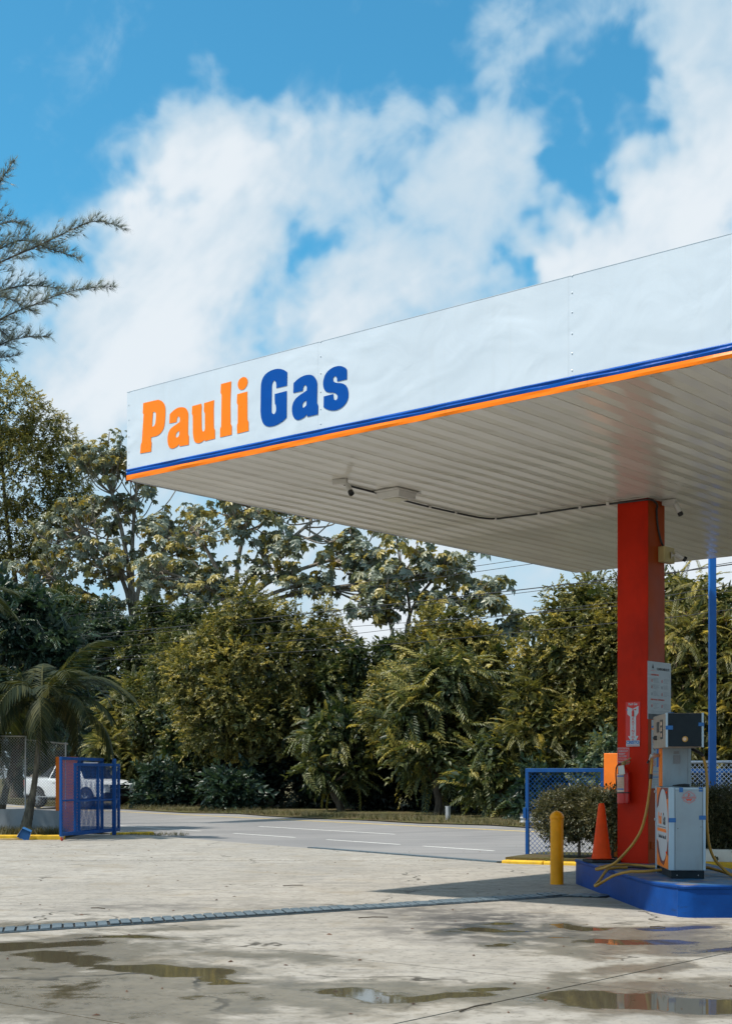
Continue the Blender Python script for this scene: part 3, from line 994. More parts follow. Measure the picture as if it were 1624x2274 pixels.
# lettering on the fascia
GLYPHS = {
  'P': [[(0.327,6.405), (0.544,6.402), (0.568,6.401), (0.592,6.4), (0.615,6.398), (0.635,6.392), (0.653,6.385), (0.671,6.376), (0.688,6.364), (0.705,6.351), (0.72,6.335), (0.731,6.318), (0.74,6.299), (0.746,6.279), (0.749,6.258), (0.75,6.237), (0.75,6.212), (0.748,6.18), (0.745,6.144), (0.741,6.11), (0.736,6.082), (0.731,6.056), (0.723,6.033), (0.713,6.014), (0.7,5.997), (0.685,5.983), (0.665,5.969), (0.644,5.958), (0.622,5.95), (0.601,5.944), (0.58,5.941), (0.558,5.94), (0.533,5.94), (0.507,5.941), (0.48,5.942), (0.475,5.896), (0.487,5.871), (0.477,5.757), (0.266,5.763), (0.278,5.878), (0.298,5.902), (0.333,6.257), (0.316,6.279)], [(0.514,6.26), (0.531,6.258), (0.548,6.255), (0.56,6.245), (0.569,6.232), (0.571,6.224), (0.571,6.214), (0.571,6.204), (0.569,6.178), (0.566,6.146), (0.562,6.12), (0.557,6.106), (0.551,6.094), (0.544,6.085), (0.532,6.076), (0.519,6.071), (0.507,6.072), (0.494,6.075)]],
  'a': [[(0.831,6.178), (0.856,6.192), (0.882,6.206), (0.907,6.217), (0.932,6.225), (0.957,6.231), (0.982,6.235), (1.008,6.236), (1.034,6.234), (1.058,6.231), (1.08,6.226), (1.1,6.219), (1.119,6.21), (1.135,6.198), (1.148,6.184), (1.159,6.168), (1.167,6.152), (1.172,6.135), (1.175,6.115), (1.175,6.08), (1.173,6.037), (1.172,5.995), (1.168,5.875), (1.185,5.847), (1.182,5.739), (1.011,5.744), (1.011,5.776), (0.996,5.766), (0.98,5.756), (0.962,5.748), (0.938,5.742), (0.911,5.737), (0.886,5.736), (0.865,5.738), (0.847,5.744), (0.831,5.753), (0.818,5.766), (0.808,5.782), (0.8,5.8), (0.794,5.821), (0.79,5.845), (0.789,5.868), (0.79,5.89), (0.794,5.912), (0.8,5.932), (0.808,5.949), (0.819,5.965), (0.831,5.979), (0.843,5.989), (0.856,5.997), (0.872,6.005), (0.895,6.014), (0.922,6.022), (0.948,6.03), (0.971,6.037), (0.992,6.044), (1.013,6.05), (1.016,6.06), (1.019,6.07), (1.02,6.079), (1.02,6.092), (1.017,6.103), (1.007,6.116), (0.996,6.124), (0.985,6.124), (0.976,6.117), (0.971,6.109), (0.967,6.099), (0.963,6.089), (0.961,6.079), (0.958,6.069), (0.956,6.059), (0.824,6.062)], [(1.01,5.941), (0.995,5.938), (0.981,5.934), (0.969,5.929), (0.959,5.921), (0.95,5.912), (0.945,5.902), (0.942,5.889), (0.945,5.877), (0.952,5.867), (0.962,5.861), (0.975,5.863), (0.989,5.87), (0.999,5.878), (1.008,5.888)]],
  'u': [[(1.244,6.212), (1.409,6.216), (1.419,6.18), (1.414,6.106), (1.419,5.906), (1.422,5.893), (1.427,5.88), (1.435,5.87), (1.445,5.863), (1.457,5.865), (1.467,5.871), (1.471,5.883), (1.474,5.898), (1.474,6.081), (1.455,6.117), (1.46,6.214), (1.639,6.221), (1.632,6.12), (1.634,5.882), (1.653,5.85), (1.653,5.745), (1.474,5.741), (1.47,5.759), (1.45,5.751), (1.43,5.742), (1.409,5.736), (1.387,5.733), (1.365,5.731), (1.344,5.733), (1.326,5.739), (1.308,5.747), (1.294,5.758), (1.283,5.773), (1.275,5.79), (1.268,5.81), (1.264,5.832), (1.26,5.857), (1.257,5.882), (1.255,6.092), (1.239,6.117)]],
  'l': [[(1.758,6.398), (1.937,6.399), (1.923,6.145), (1.926,5.885), (1.946,5.851), (1.946,5.748), (1.743,5.746), (1.743,5.85), (1.761,5.877), (1.769,6.264), (1.751,6.289)]],
  'i': [[(2.039,6.225), (2.211,6.228), (2.213,5.888), (2.231,5.859), (2.233,5.75), (2.039,5.746), (2.035,5.851), (2.049,5.871), (2.05,6.089), (2.033,6.121)], [(2.152,6.414), (2.168,6.409), (2.185,6.401), (2.199,6.391), (2.209,6.377), (2.215,6.362), (2.218,6.346), (2.216,6.331), (2.211,6.315), (2.203,6.301), (2.19,6.287), (2.175,6.276), (2.158,6.267), (2.142,6.263), (2.124,6.263), (2.107,6.265), (2.092,6.27), (2.078,6.278), (2.066,6.288), (2.057,6.303), (2.05,6.32), (2.048,6.338), (2.05,6.355), (2.057,6.371), (2.066,6.385), (2.078,6.396), (2.092,6.404), (2.107,6.41), (2.122,6.413), (2.136,6.415)]],
  'G': [[(2.869,6.342), (2.85,6.355), (2.831,6.368), (2.81,6.38), (2.786,6.39), (2.76,6.399), (2.735,6.405), (2.711,6.41), (2.688,6.412), (2.664,6.413), (2.638,6.412), (2.61,6.41), (2.583,6.405), (2.558,6.398), (2.534,6.39), (2.512,6.379), (2.494,6.367), (2.479,6.352), (2.466,6.336), (2.456,6.318), (2.449,6.298), (2.443,6.278), (2.44,6.256), (2.439,6.234), (2.438,6.212), (2.433,5.955), (2.436,5.93), (2.438,5.905), (2.443,5.88), (2.451,5.855), (2.46,5.83), (2.471,5.809), (2.485,5.792), (2.5,5.778), (2.517,5.767), (2.536,5.758), (2.556,5.751), (2.578,5.746), (2.605,5.743), (2.635,5.742), (2.664,5.743), (2.692,5.747), (2.719,5.752), (2.745,5.758), (2.768,5.765), (2.79,5.772), (2.81,5.78), (2.827,5.789), (2.844,5.799), (2.86,5.809), (2.863,6.122), (2.667,6.119), (2.667,6.055), (2.672,5.998), (2.684,5.991), (2.686,5.977), (2.688,5.963), (2.69,5.949), (2.69,5.934), (2.688,5.919), (2.685,5.906), (2.676,5.895), (2.665,5.886), (2.654,5.882), (2.643,5.885), (2.632,5.893), (2.624,5.902), (2.619,5.909), (2.617,5.917), (2.615,5.925), (2.621,6.224), (2.624,6.236), (2.627,6.248), (2.632,6.259), (2.64,6.269), (2.651,6.278), (2.662,6.281), (2.671,6.276), (2.68,6.264), (2.687,6.253), (2.691,6.242), (2.693,6.23), (2.695,6.219), (2.694,6.184), (2.867,6.183)]],
  'a2': [[(2.972,6.194), (2.998,6.208), (3.024,6.222), (3.051,6.233), (3.08,6.242), (3.109,6.248), (3.137,6.252), (3.164,6.253), (3.191,6.251), (3.215,6.248), (3.237,6.243), (3.256,6.237), (3.274,6.228), (3.291,6.216), (3.306,6.201), (3.319,6.185), (3.33,6.168), (3.337,6.149), (3.342,6.128), (3.343,6.094), (3.342,6.054), (3.341,6.013), (3.339,5.903), (3.358,5.868), (3.355,5.766), (3.188,5.764), (3.184,5.796), (3.17,5.785), (3.155,5.774), (3.137,5.765), (3.112,5.758), (3.084,5.752), (3.058,5.75), (3.036,5.752), (3.016,5.758), (2.998,5.768), (2.983,5.782), (2.969,5.801), (2.958,5.821), (2.952,5.842), (2.948,5.864), (2.947,5.886), (2.947,5.906), (2.95,5.925), (2.955,5.943), (2.964,5.962), (2.977,5.979), (2.992,5.995), (3.009,6.008), (3.03,6.019), (3.051,6.029), (3.075,6.038), (3.1,6.046), (3.124,6.053), (3.144,6.06), (3.162,6.066), (3.18,6.072), (3.182,6.084), (3.184,6.096), (3.183,6.108), (3.177,6.121), (3.169,6.133), (3.16,6.14), (3.144,6.138), (3.13,6.127), (3.125,6.113), (3.121,6.096), (3.117,6.078), (2.967,6.079)], [(3.176,5.959), (3.16,5.954), (3.144,5.949), (3.13,5.943), (3.12,5.934), (3.113,5.923), (3.109,5.912), (3.111,5.897), (3.117,5.884), (3.128,5.88), (3.14,5.881), (3.151,5.886), (3.164,5.895), (3.176,5.904)]],
  's': [[(3.797,6.199), (3.789,6.208), (3.781,6.218), (3.771,6.227), (3.756,6.236), (3.739,6.245), (3.721,6.253), (3.703,6.259), (3.685,6.263), (3.664,6.267), (3.64,6.268), (3.614,6.268), (3.588,6.265), (3.562,6.259), (3.536,6.25), (3.512,6.239), (3.491,6.225), (3.473,6.208), (3.458,6.189), (3.447,6.166), (3.439,6.141), (3.435,6.116), (3.435,6.094), (3.439,6.072), (3.445,6.052), (3.454,6.035), (3.466,6.02), (3.48,6.008), (3.496,5.999), (3.513,5.993), (3.531,5.987), (3.55,5.983), (3.57,5.98), (3.588,5.976), (3.605,5.971), (3.62,5.964), (3.633,5.956), (3.644,5.944), (3.653,5.93), (3.658,5.918), (3.657,5.907), (3.652,5.897), (3.645,5.889), (3.633,5.884), (3.62,5.884), (3.607,5.892), (3.598,5.904), (3.594,5.92), (3.592,5.94), (3.59,5.96), (3.445,5.957), (3.442,5.833), (3.458,5.822), (3.474,5.811), (3.493,5.8), (3.518,5.79), (3.546,5.78), (3.576,5.773), (3.605,5.769), (3.635,5.768), (3.664,5.77), (3.693,5.776), (3.721,5.785), (3.746,5.797), (3.768,5.812), (3.787,5.829), (3.802,5.848), (3.812,5.868), (3.817,5.889), (3.819,5.912), (3.819,5.936), (3.815,5.961), (3.808,5.984), (3.798,6.003), (3.786,6.019), (3.771,6.033), (3.754,6.044), (3.736,6.053), (3.714,6.061), (3.683,6.069), (3.648,6.077), (3.62,6.086), (3.605,6.096), (3.595,6.107), (3.588,6.118), (3.586,6.128), (3.587,6.138), (3.591,6.146), (3.599,6.153), (3.61,6.158), (3.62,6.16), (3.634,6.151), (3.645,6.136), (3.648,6.123), (3.649,6.108), (3.65,6.092), (3.797,6.091)]],
}

for key in ('P', 'a', 'u', 'l', 'i', 'G', 'a2', 's'):
    org = key in ('P', 'a', 'u', 'l', 'i')
    me = on_front(fill2d(GLYPHS[key], .002, 'letter'), -.0055)
    obj('letter', me, MAT['letter_orange' if org else 'letter_blue'], can)
    # thin pale outline around the orange letters

# cable, camera and floodlight under the soffit
pts = [(2.06, 1.95, Z0 - .02), (2.05, 2.5, Z0 - .022), (2.0, 3.2, Z0 - .02), (1.97, 3.7, Z0 - .02), (1.99, 4.25, Z0 - .024), (1.99, 4.62, Z0 - .02), (2.03, 5.05, Z0 - .022), (2.14, 5.27, Z0 - .022), (2.35, 5.32, Z0 - .02),
       (2.83, 5.335, Z0 - .024), (3.51, 5.33, Z0 - .02), (4.14, 5.335, Z0 - .03), (4.45, 5.335, Z0 - .035), (4.69, 5.35, Z0 - .04), (4.70, 5.50, Z0 - .05), (4.69, 5.585, Z0 - .10), (4.68, 5.58, 5.30), (4.678, 5.605, 5.11), (4.68, 5.68, 4.92), (4.69, 5.75, 4.81)]
cb = MB().tube(catmull(pts, 5), .0145, 7).build('cable', MAT['cable'], None, smooth=True)
cb.location = (CA[0], CA[1], 0); cb.rotation_euler = (0, 0, CROT)
tag(cb, 'black cable clipped across the soffit and down the red column', 'cable')
for i, p in enumerate(((1.98, 3.9), (1.99, 4.5), (2.16, 5.29), (2.9, 5.335), (3.6, 5.33), (4.05, 5.334))):
    MB().box(p[0] - .022, p[0] + .022, p[1] - .022, p[1] + .022, Z0 - .044, Z0 - .002).build('clip', MAT['camera_white'], cb, .004)


def cctv(loc, rz, label, yaw, ceiling=True, tilt=28):
    c = empty('security_camera', loc, rz)
    tag(c, label, 'camera', 'security cameras')
    if ceiling:
        MB().box(-.10, .10, -.035, .035, -.075, -.002).build('mount', MAT['camera_white'], c, .008)
        MB().tube([(.08, 0, -.05), (.115, 0, -.075), (.12, 0, -.10)], .018, 10).build('arm', MAT['camera_white'], c, smooth=True)
        base = Vector((.12, 0, -.12))
    else:
        MB().lathe([(.045, 0), (.045, .012), (.03, .018)], 16, Matrix.Rotation(R(90), 4, 'Y')).build('mount', MAT['camera_white'], c)
        MB().tube([(.01, 0, 0), (.07, 0, .005), (.10, 0, .0)], .015, 10).build('arm', MAT['camera_white'], c, smooth=True)
        base = Vector((.10, 0, 0))
    M = Matrix.Translation(base) @ Matrix.Rotation(R(yaw), 4, 'Z') @ Matrix.Rotation(R(tilt), 4, 'Y') @ Matrix.Rotation(R(90), 4, 'Y')
    h = MB().lathe([(.03, -.05), (.036, -.045), (.036, .085), (.034, .09)], 18, M).build('housing', MAT['camera_white'], c, smooth=True)
    MB().lathe([(.037, .085), (.038, .13), (.03, .132), (.028, .12)], 18, M).build('lens_hood', MAT['black'], h, smooth=True)
    return c


def canp(x, y):
    return (CA[0] + U1[0] * x + U2[0] * y, CA[1] + U1[1] * x + U2[1] * y)


p = canp(2.19, 1.72)
cctv((p[0], p[1], Z0), CROT + R(20), 'small bullet camera on the soffit left of the floodlight', -45, True, 48)
p = canp(4.80, 5.72)
cctv((p[0], p[1], Z0), CROT, 'small bullet camera on the soffit behind the top of the red column', 20, True, 65)
p = canp(4.664, 5.79)
cctv((p[0] + .10, p[1] - .05, 4.685), CROT + R(38), 'small bullet camera on the cream box of the red column', 0, False, 30)
bx = MB().box(0, .10, -.15, .15, -.11, .11).build('junction_box', MAT['cream'], None, .008)
p = canp(4.662, 5.80); bx.location = (p[0], p[1], 4.69); bx.rotation_euler = (0, 0, CROT)
tag(bx, 'cream junction box high on the side of the red column', 'box')
MB().box(.1, .106, -.13, .13, -.095, .095).build('cover', MAT['cream'], bx, .002)

p = canp(2.22, 2.83)
fl = empty('floodlight', (p[0], p[1], Z0 - .004), CROT)
tag(fl, 'square white floodlight fixed under the canopy soffit', 'light')
MB().box(-.24, .24, -.26, .26, -.02, 0).build('back_plate', MAT['camera_white'], fl, .004)
m = MB()
m.add([(-.22, -.2, -.02), (.22, -.2, -.02), (.22, .2, -.02), (-.22, .2, -.02), (-.17, -.15, -.10), (.17, -.15, -.10), (.17, .15, -.10), (-.17, .15, -.10)],
      [(3, 2, 1, 0), (4, 5, 6, 7), (0, 1, 5, 4), (1, 2, 6, 5), (2, 3, 7, 6), (3, 0, 4, 7)])
m.build('housing', MAT['camera_white'], fl, .008)
f = MB().box(-.135, .135, -.115, .115, -.112, -.101)
f.build('lens', MAT['lamp_glass'], fl)
for i in range(7):
    MB().box(-.16 + i * .05, -.155 + i * .05, .2, .26, -.075, -.02).build('cooling_fin', MAT['camera_white'], fl)

# slim blue pole behind the canopy
pl = empty('blue_pole', (6.375, 26.22, 0), 0)
tag(pl, 'tall slim blue pole rising behind the canopy edge', 'pole')
MB().box(-.062, .062, -.062, .062, .09, 7.6).build('shaft', MAT['pole_blue'], pl, .01)
MB().box(-.14, .14, -.14, .14, .09, .115).build('base_plate', MAT['pole_blue'], pl)
MB().box(-.064, .064, -.064, .064, 7.6, 7.62).build('cap', MAT['pole_blue'], pl)

# ------------------------------------------------------------------ pump island
IZ = .37


def island_outline(inset=0.0):
    pts = []
    x0, x1, y0, y1 = 3.08 + inset, 4.78 - inset, 15.92 + inset, 20.9 - inset
    def arc(cx, cy, rx, ry, a0, a1, n):
        for i in range(n + 1):
            a = R(a0 + (a1 - a0) * i / n)
            pts.append((cx + rx * math.cos(a), cy + ry * math.sin(a)))
    arc(x0 + .5, y0 + 1.25, .42, 1.25, 180, 270, 12)
    arc(x1 - .5, y0 + .9, .5, .9, 270, 360, 8)
    pts.append((x1, y1)); pts.append((x0, y1))
    # the long left side leans a little outward towards the front
    return [(p[0] + (20.9 - p[1]) * .028 + (.05 if p[0] < 3.4 else 0) - .05, p[1]) for p in pts]


isl = empty('pump_island', (3.9, 18.4, 0), 0)
tag(isl, 'raised blue painted concrete island carrying the dispenser and column', 'island')
m = MB()
prof = [(0.0, 0.0), (0.0, IZ - .055), (-.012, IZ - .045), (-.016, IZ - .022), (-.006, IZ - .006), (.02, IZ)]
rings = [[(p[0] - 3.9, p[1] - 18.4, z) for p in island_outline(i)] for (i, z) in prof]
nn = len(rings[0]); vs = [v for r_ in rings for v in r_]
fs = [(a * nn + i, a * nn + (i + 1) % nn, (a + 1) * nn + (i + 1) % nn, (a + 1) * nn + i) for a in range(len(prof) - 1) for i in range(nn)]
fs.append(tuple((len(prof) - 1) * nn + i for i in range(nn)))
m.add(vs, fs)
m.build('island_block', MAT['island'], isl, smooth=True)

# ------------------------------------------------------------------ gas dispenser
DROT = R(-4.0)
dsp = empty('gas_dispenser', (3.615, 16.86, IZ), DROT)
tag(dsp, 'white autogas dispenser with dark head panel on the blue island', 'dispenser')
DI = Matrix.Translation((3.615, 16.86, IZ)) @ Matrix.Rotation(DROT, 4, 'Z')
DInv = DI.inverted()
MB().box(.0, .39, .03, 1.12, .0, .10).build('plinth', MAT['dark_panel'], dsp, .006)
for x in (.07, .32):
    MB().lathe([(.007, 0), (.006, .004)], 8, Matrix.Translation((x, .03, .04)) @ Matrix.Rotation(R(90), 4, 'X')).build('bolt', MAT['galv'], dsp)
cab = MB().box(-.025, .395, .006, 1.15, .095, 1.083).build('lower_cabinet', MAT['white_panel'], dsp, .008)
MB().box(.045, .362, -.006, .006, .105, 1.052).build('front_panel', MAT['white_panel'], cab, .004)
MB().box(.045, .362, -.003, .006, 1.056, 1.078).build('top_strip', MAT['white_trim'], cab, .002)
for (a, b_) in ((-.032, .036), (.371, .40)):
    MB().box(a, b_, -.009, .02, .10, 1.085).build('corner_trim', MAT['white_trim'], cab, .005)
MB().box(-.034, -.027, 1.08, 1.17, -.0, 1.085).build('rear_trim', MAT['white_trim'], cab)
for (x, z) in ((.075, .595), (.345, .615)):
    MB().lathe([(.006, 0), (.005, .004)], 8, Matrix.Translation((x, -.006, z)) @ Matrix.Rotation(R(90), 4, 'X')).build('screw', MAT['black'], cab)
nk = MB().box(.015, .365, .86, 1.15, 1.083, 1.575).build('neck', MAT['white_panel'], dsp, .006)
MB().box(.32, .324, .855, .862, 1.09, 1.57).build('seam', MAT['ink_grey'], nk)
MB().box(.005, .015, .88, 1.14, 1.09, 1.57).build('side_strip', MAT['trim_orange'], nk)
MB().box(.15, .215, .852, .86, 1.49, 1.525).build('rating_plate', MAT['ink_grey'], nk)
MB().box(.145, .23, .852, .86, 1.37, 1.475).build('notice', MAT['ink_grey'], nk)
hd = MB().box(-.06, .375, .01, 1.16, 1.56, 1.965).build('head', MAT['beige'], dsp, .008)
MB().box(-.038, .352, .002, .012, 1.566, 1.96).build('head_panel', MAT['dark_panel'], hd, .003)
for (a, b_) in ((-.064, -.04), (.354, .379)):
    MB().box(a, b_, -.004, .03, 1.558, 1.968).build('head_trim', MAT['white_trim'], hd, .004)
MB().lathe([(.034, 0), (.034, .003)], 28, Matrix.Translation((.16, .002, 1.655)) @ Matrix.Rotation(R(90), 4, 'X')).build('warning_disc', MAT['hose'], hd)
MB().lathe([(.021, 0), (.021, .0025)], 20, Matrix.Translation((.155, -.001, 1.655)) @ Matrix.Rotation(R(90), 4, 'X')).build('warning_mark', MAT['label_pink'], hd)
# displays and keys on the side of the head
MB().box(-.066, -.058, .62, .82, 1.755, 1.885).build('display', MAT['black'], hd, .003)
MB().box(-.066, -.058, .30, .50, 1.665, 1.90).build('display', MAT['black'], hd, .003)
for z in (1.85, 1.78, 1.71):
    MB().box(-.069, -.064, .33, .44, z - .02, z + .025).build('display_label', MAT['label_pink'], hd)
MB().lathe([(.03, 0), (.026, .03), (.012, .045)], 14, Matrix.Translation((-.06, .85, 1.69)) @ Matrix.Rotation(R(-90), 4, 'Y')).build('knob', MAT['black'], hd, smooth=True)
MB().lathe([(.008, 0), (.006, .012)], 10, Matrix.Translation((-.062, .12, 1.78)) @ Matrix.Rotation(R(-90), 4, 'Y')).build('lock', MAT['galv'], hd)
# strips of blue tape
for (x0, x1, z0, z1, y) in ((-.068, .018, 1.768, 1.815, -.006), (.315, .382, 1.808, 1.85, -.006), (-.036, .05, .668, .72, -.011), (.322, .402, .70, .75, -.011), (.09, .135, 1.025, 1.082, -.008), (.318, .364, 1.062, 1.083, -.008), (.318, .364, 1.033, 1.052, -.008)):
    MB().box(x0, x1, y - .0012, y, z0, z1).build('blue_tape', MAT['tape'], dsp)
MB().box(-.03, .03, .002, .05, 1.966, 1.972).build('blue_tape', MAT['tape'], dsp)
# nozzle rest lying on the shelf
MB().tube([(.10, .60, 1.10), (.18, .58, 1.103), (.24, .56, 1.104), (.30, .55, 1.098)], [.006, .016, .022, .018], 10).build('nozzle_rest', MAT['black'], dsp, smooth=True)


def hexpts(cx, cz, r):
    return [(cx + r * math.sin(R(60 * k)) , cz + r * math.cos(R(60 * k))) for k in range(6)]


lg = empty('maker_emblem', (0, 0, 0)); lg.parent = cab
bcx, bcz = .205, .965
for (r0, r1) in ((.0805, .0785), (.071, .0665)):
    obj('emblem_ring', on_front(fill2d([hexpts(bcx, bcz, r0), hexpts(bcx, bcz, r1)], .001), -.0075), MAT['ink_red'], cab)
obj('emblem_banner', on_front(fill2d([rect(bcx - .086, bcx + .086, bcz - .0135, bcz + .0135), rect(bcx - .0845, bcx + .0845, bcz - .012, bcz + .012)], .001), -.0092), MAT['ink_red'], cab)
obj('emblem_banner_face', on_front(fill2d([rect(bcx - .0845, bcx + .0845, bcz - .012, bcz + .012)], .001), -.0082), MAT['white_panel'], cab)
obj('lettering', on_front(text_mesh('petrolmeccanica', .0235, bold=.0004), -.0098, bcx, bcz + .001), MAT['ink_red'], cab)
obj('lettering', on_front(text_mesh('p', .062, bold=.0012), -.0085, bcx, bcz + .038), MAT['ink_red'], cab)
obj('emblem_wing', on_front(fill2d([[(bcx - .042, bcz - .018), (bcx + .042, bcz - .018), (bcx + .018, bcz - .045), (bcx + .010, bcz - .045), (bcx, bcz - .032), (bcx - .010, bcz - .045), (bcx - .018, bcz - .045)]], .001), -.0085), MAT['ink_red'], cab)
bpy.data.objects.remove(lg)
# printed side panel
X0 = -.0262
art = obj('side_panel', on_left(fill2d([rect(-.54, .50, .105, 1.075)], .002), X0, .58), MAT['trim_orange'], dsp)
obj('dark_swoosh', on_left(fill2d([[(-.54, .42), (-.40, .28), (-.15, .155), (.12, .13), (.26, .20), (.36, .30), (.50, .26), (.50, .44), (.30, .40), (-.20, .38)]], .001), X0 - .0018, .58), MAT['maroon'], art)
obj('dark_swoosh', on_left(fill2d([[(-.54, .80), (-.35, .98), (-.12, 1.075), (.5, 1.075), (.5, .95), (0, .9)]], .001), X0 - .0018, .58), MAT['maroon'], art)
obj('white_oval', on_left(fill2d([[p for p in ell(.06, .62, .44, .44, 48)]], .001), X0 - .003, .58), MAT['sign_white'], art)
obj('white_oval', on_left(fill2d([[(-.54, .44), (-.10, .36), (-.10, .9), (-.54, .80)]], .001), X0 - .0026, .58), MAT['sign_white'], art)
obj('lettering', on_left(text_mesh('Pauli', .20, bold=.004, sx=.78), X0 - .0045, .77, .69), MAT['letter_orange'], art)
obj('lettering', on_left(text_mesh('Gas', .20, bold=.004, sx=.78), X0 - .0045, .40, .69), MAT['ink'], art)
obj('logo_bar', on_left(fill2d([rect(-.44, .34, .535, .575)], .001), X0 - .004, .56), MAT['letter_orange'], art)
obj('logo_bar', on_left(fill2d([rect(-.44, .30, .585, .60)], .001), X0 - .004, .56), MAT['ink_grey'], art)
obj('lettering', on_left(text_mesh('Distribuidora Paulino, SRL', .062, bold=.001), X0 - .0045, .56, .475), MAT['ink'], art)
for (y, z) in ((.17, 1.02), (.17, .30)):
    MB().lathe([(.016, 0), (.014, .01), (.006, .014)], 12, Matrix.Translation((X0 - .003, y, z)) @ Matrix.Rotation(R(-90), 4, 'Y')).build('panel_lock', MAT['cone'], art, smooth=True)
for (y, z) in ((1.11, 1.02), (1.11, .67)):
    MB().lathe([(.016, 0), (.016, .025)], 10, Matrix.Translation((X0 - .003, y, z)) @ Matrix.Rotation(R(-90), 4, 'Y')).build('hinge_pin', MAT['galv'], art, smooth=True)


def hose(name, pts, r=.0185, mat=None, ribs=True):
    P = resample(catmull([DInv @ Vector(p) for p in pts], 8), .0085 if ribs else .02)
    rs = [r * (1.06 if (i // 1) % 2 else .86) for i in range(len(P))] if ribs else r
    return MB().tube(P, rs, 10).build(name, mat or MAT['hose'], dsp, smooth=False)


def sm(o):
    o.data.polygons.foreach_set('use_smooth', [True] * len(o.data.polygons)); return o


hA = [(3.596, 17.9, 1.814), (3.585, 17.9, 1.635), (3.569, 17.9, 1.441), (3.544, 17.9, 1.258), (3.509, 17.9, 1.074), (3.465, 17.95, 0.899), (3.388, 18.0, 0.746), (3.298, 18.1, 0.61), (3.195, 18.2, 0.484), (3.11, 18.3, 0.421), (3.038, 18.4, 0.385),
      (3.0, 18.47, 0.37), (3.0, 18.54, 0.376), (3.063, 18.58, 0.392), (3.176, 18.6, 0.417), (3.326, 18.6, 0.425), (3.456, 18.6, 0.425), (3.582, 18.5, 0.42), (3.663, 18.3, 0.42), (3.70, 18.0, 0.44)]
sm(hose('hose', hA))
hB = [(3.40, 18.52, .393), (3.25, 18.5, .392), (3.136, 18.45, 0.374), (3.066, 18.3, 0.34), (2.997, 18.15, 0.285), (2.922, 18.0, 0.227), (2.886, 17.94, 0.210), (2.891, 17.88, 0.207), (2.96, 17.75, 0.271), (3.085, 17.65, 0.356), (3.252, 17.5, 0.412), (3.30, 17.46, 0.415), (3.411, 17.4, 0.42), (3.62, 17.4, 0.438)]
sm(hose('hose', hB))
sm(hose('hose', [(4.156, 17.6, 1.847), (4.178, 17.6, 1.783), (4.199, 17.6, 1.688), (4.215, 17.6, 1.529), (4.203, 17.55, 1.317), (4.186, 17.5, 1.107), (4.172, 17.4, 0.921), (4.169, 17.3, 0.747), (4.202, 17.2, 0.597), (4.291, 17.1, 0.469), (4.38, 17.0, .395), (4.5, 16.9, .39)]))
sm(hose('hose', [(4.0, 17.6, 0.459), (4.188, 17.6, 0.455), (4.254, 17.5, 0.445), (4.343, 17.35, 0.42), (4.42, 17.15, 0.392), (4.55, 16.9, 0.39)]))
sm(hose('elbow', [(4.0, 17.85, 1.945), (4.06, 17.75, 1.925), (4.10, 17.68, 1.897), (4.13, 17.62, 1.872), (4.158, 17.6, 1.845), (4.163, 17.6, 1.82)], .020, MAT['black'], False))
# nozzle on the left side
nz = sm(hose('nozzle', [(3.70, 17.95, 1.848), (3.655, 17.92, 1.846), (3.61, 17.9, 1.842), (3.572, 17.9, 1.838)], .024, MAT['galv'], False))
sm(hose('nozzle_lever', [(3.572, 17.9, 1.845), (3.562, 17.88, 1.80), (3.545, 17.87, 1.775)], .008, MAT['galv'], False))
sm(hose('nozzle_grip', [(3.548, 17.87, 1.78), (3.53, 17.86, 1.752), (3.518, 17.86, 1.735)], .014, MAT['black'], False))
sm(hose('hose_sleeve', [(3.584, 17.9, 1.61), (3.579, 17.9, 1.55)], .0215, MAT['black'], False))
# thin black lines lying on the island
sm(hose('drain_line', [(3.30, 18.72, .385), (3.5, 18.68, .387), (3.6, 18.6, .385), (3.7, 18.5, .384), (3.78, 18.1, .39)], .011, MAT['black'], False))

# ------------------------------------------------------------------ signs and extinguisher on the column
FY = CY0 - .001


def colobj(name, label, cat, x, z, side='front'):
    if side == 'front':
        p = canp(x, CY0 - .002)
    else:
        p = canp(CX1 + .004, x)
    o = empty(name, (p[0], p[1], z), CROT)
    tag(o, label, cat)
    return o


s = colobj('extinguisher_sign', 'tall red and white EXTINTOR arrow sign on the red column', 'sign', 4.43, 2.30)
MB().box(-.115, .115, -.006, 0, -.235, .32).build('sign_plate', MAT['sign_red'], s, .002)
arrow = [(-.086, .255), (0, .222), (.088, .262), (.088, .165), (.050, .115), (.050, -.158), (.088, -.155), (.0, -.335), (-.075, -.158), (-.041, -.158), (-.041, .115), (-.086, .150)]
arrow = [(x, max(z, -.222)) for x, z in arrow[:7]] + [(.050, -.222), (-.035, -.222)] + arrow[8:]
obj('arrow', on_front(fill2d([arrow], .002), -.0075), MAT['sign_white'], s)
MB().tube([(0.004, -.010, .115), (.004, -.010, .185), (.004, -.010, .20)], [.018, .018, .008], 10).build('pictogram', MAT['sign_red'], s)
obj('pictogram', on_front(fill2d([[(-.018, .215), (.02, .212), (.055, .225), (.055, .200), (.02, .206), (.004, .198)]], .001), -.0095), MAT['sign_red'], s)
for i, ch in enumerate('EXTINTOR'):
    zc = .082 - i * .0425
    if zc > -.23:
        obj('lettering', on_front(text_mesh(ch, .047, bold=.0012, sx=1.25), -.0095, .004, zc), MAT['sign_red'], s)
obj('lettering', on_front(text_mesh('Pauli Gas', .046, bold=.001, sx=.82), -.0075, 0, .288), MAT['sign_white'], s)
MB().box(-.098, -.084, -.010, -.006, .20, .222).build('tape', MAT['tape'], s)
s = colobj('small_sign', 'small white CRISTO plate with blue letters on the red column', 'sign', 4.433, 2.04)
MB().box(-.105, .105, -.014, -.007, -.042, .042).build('sign_plate', MAT['sign_white'], s, .003)
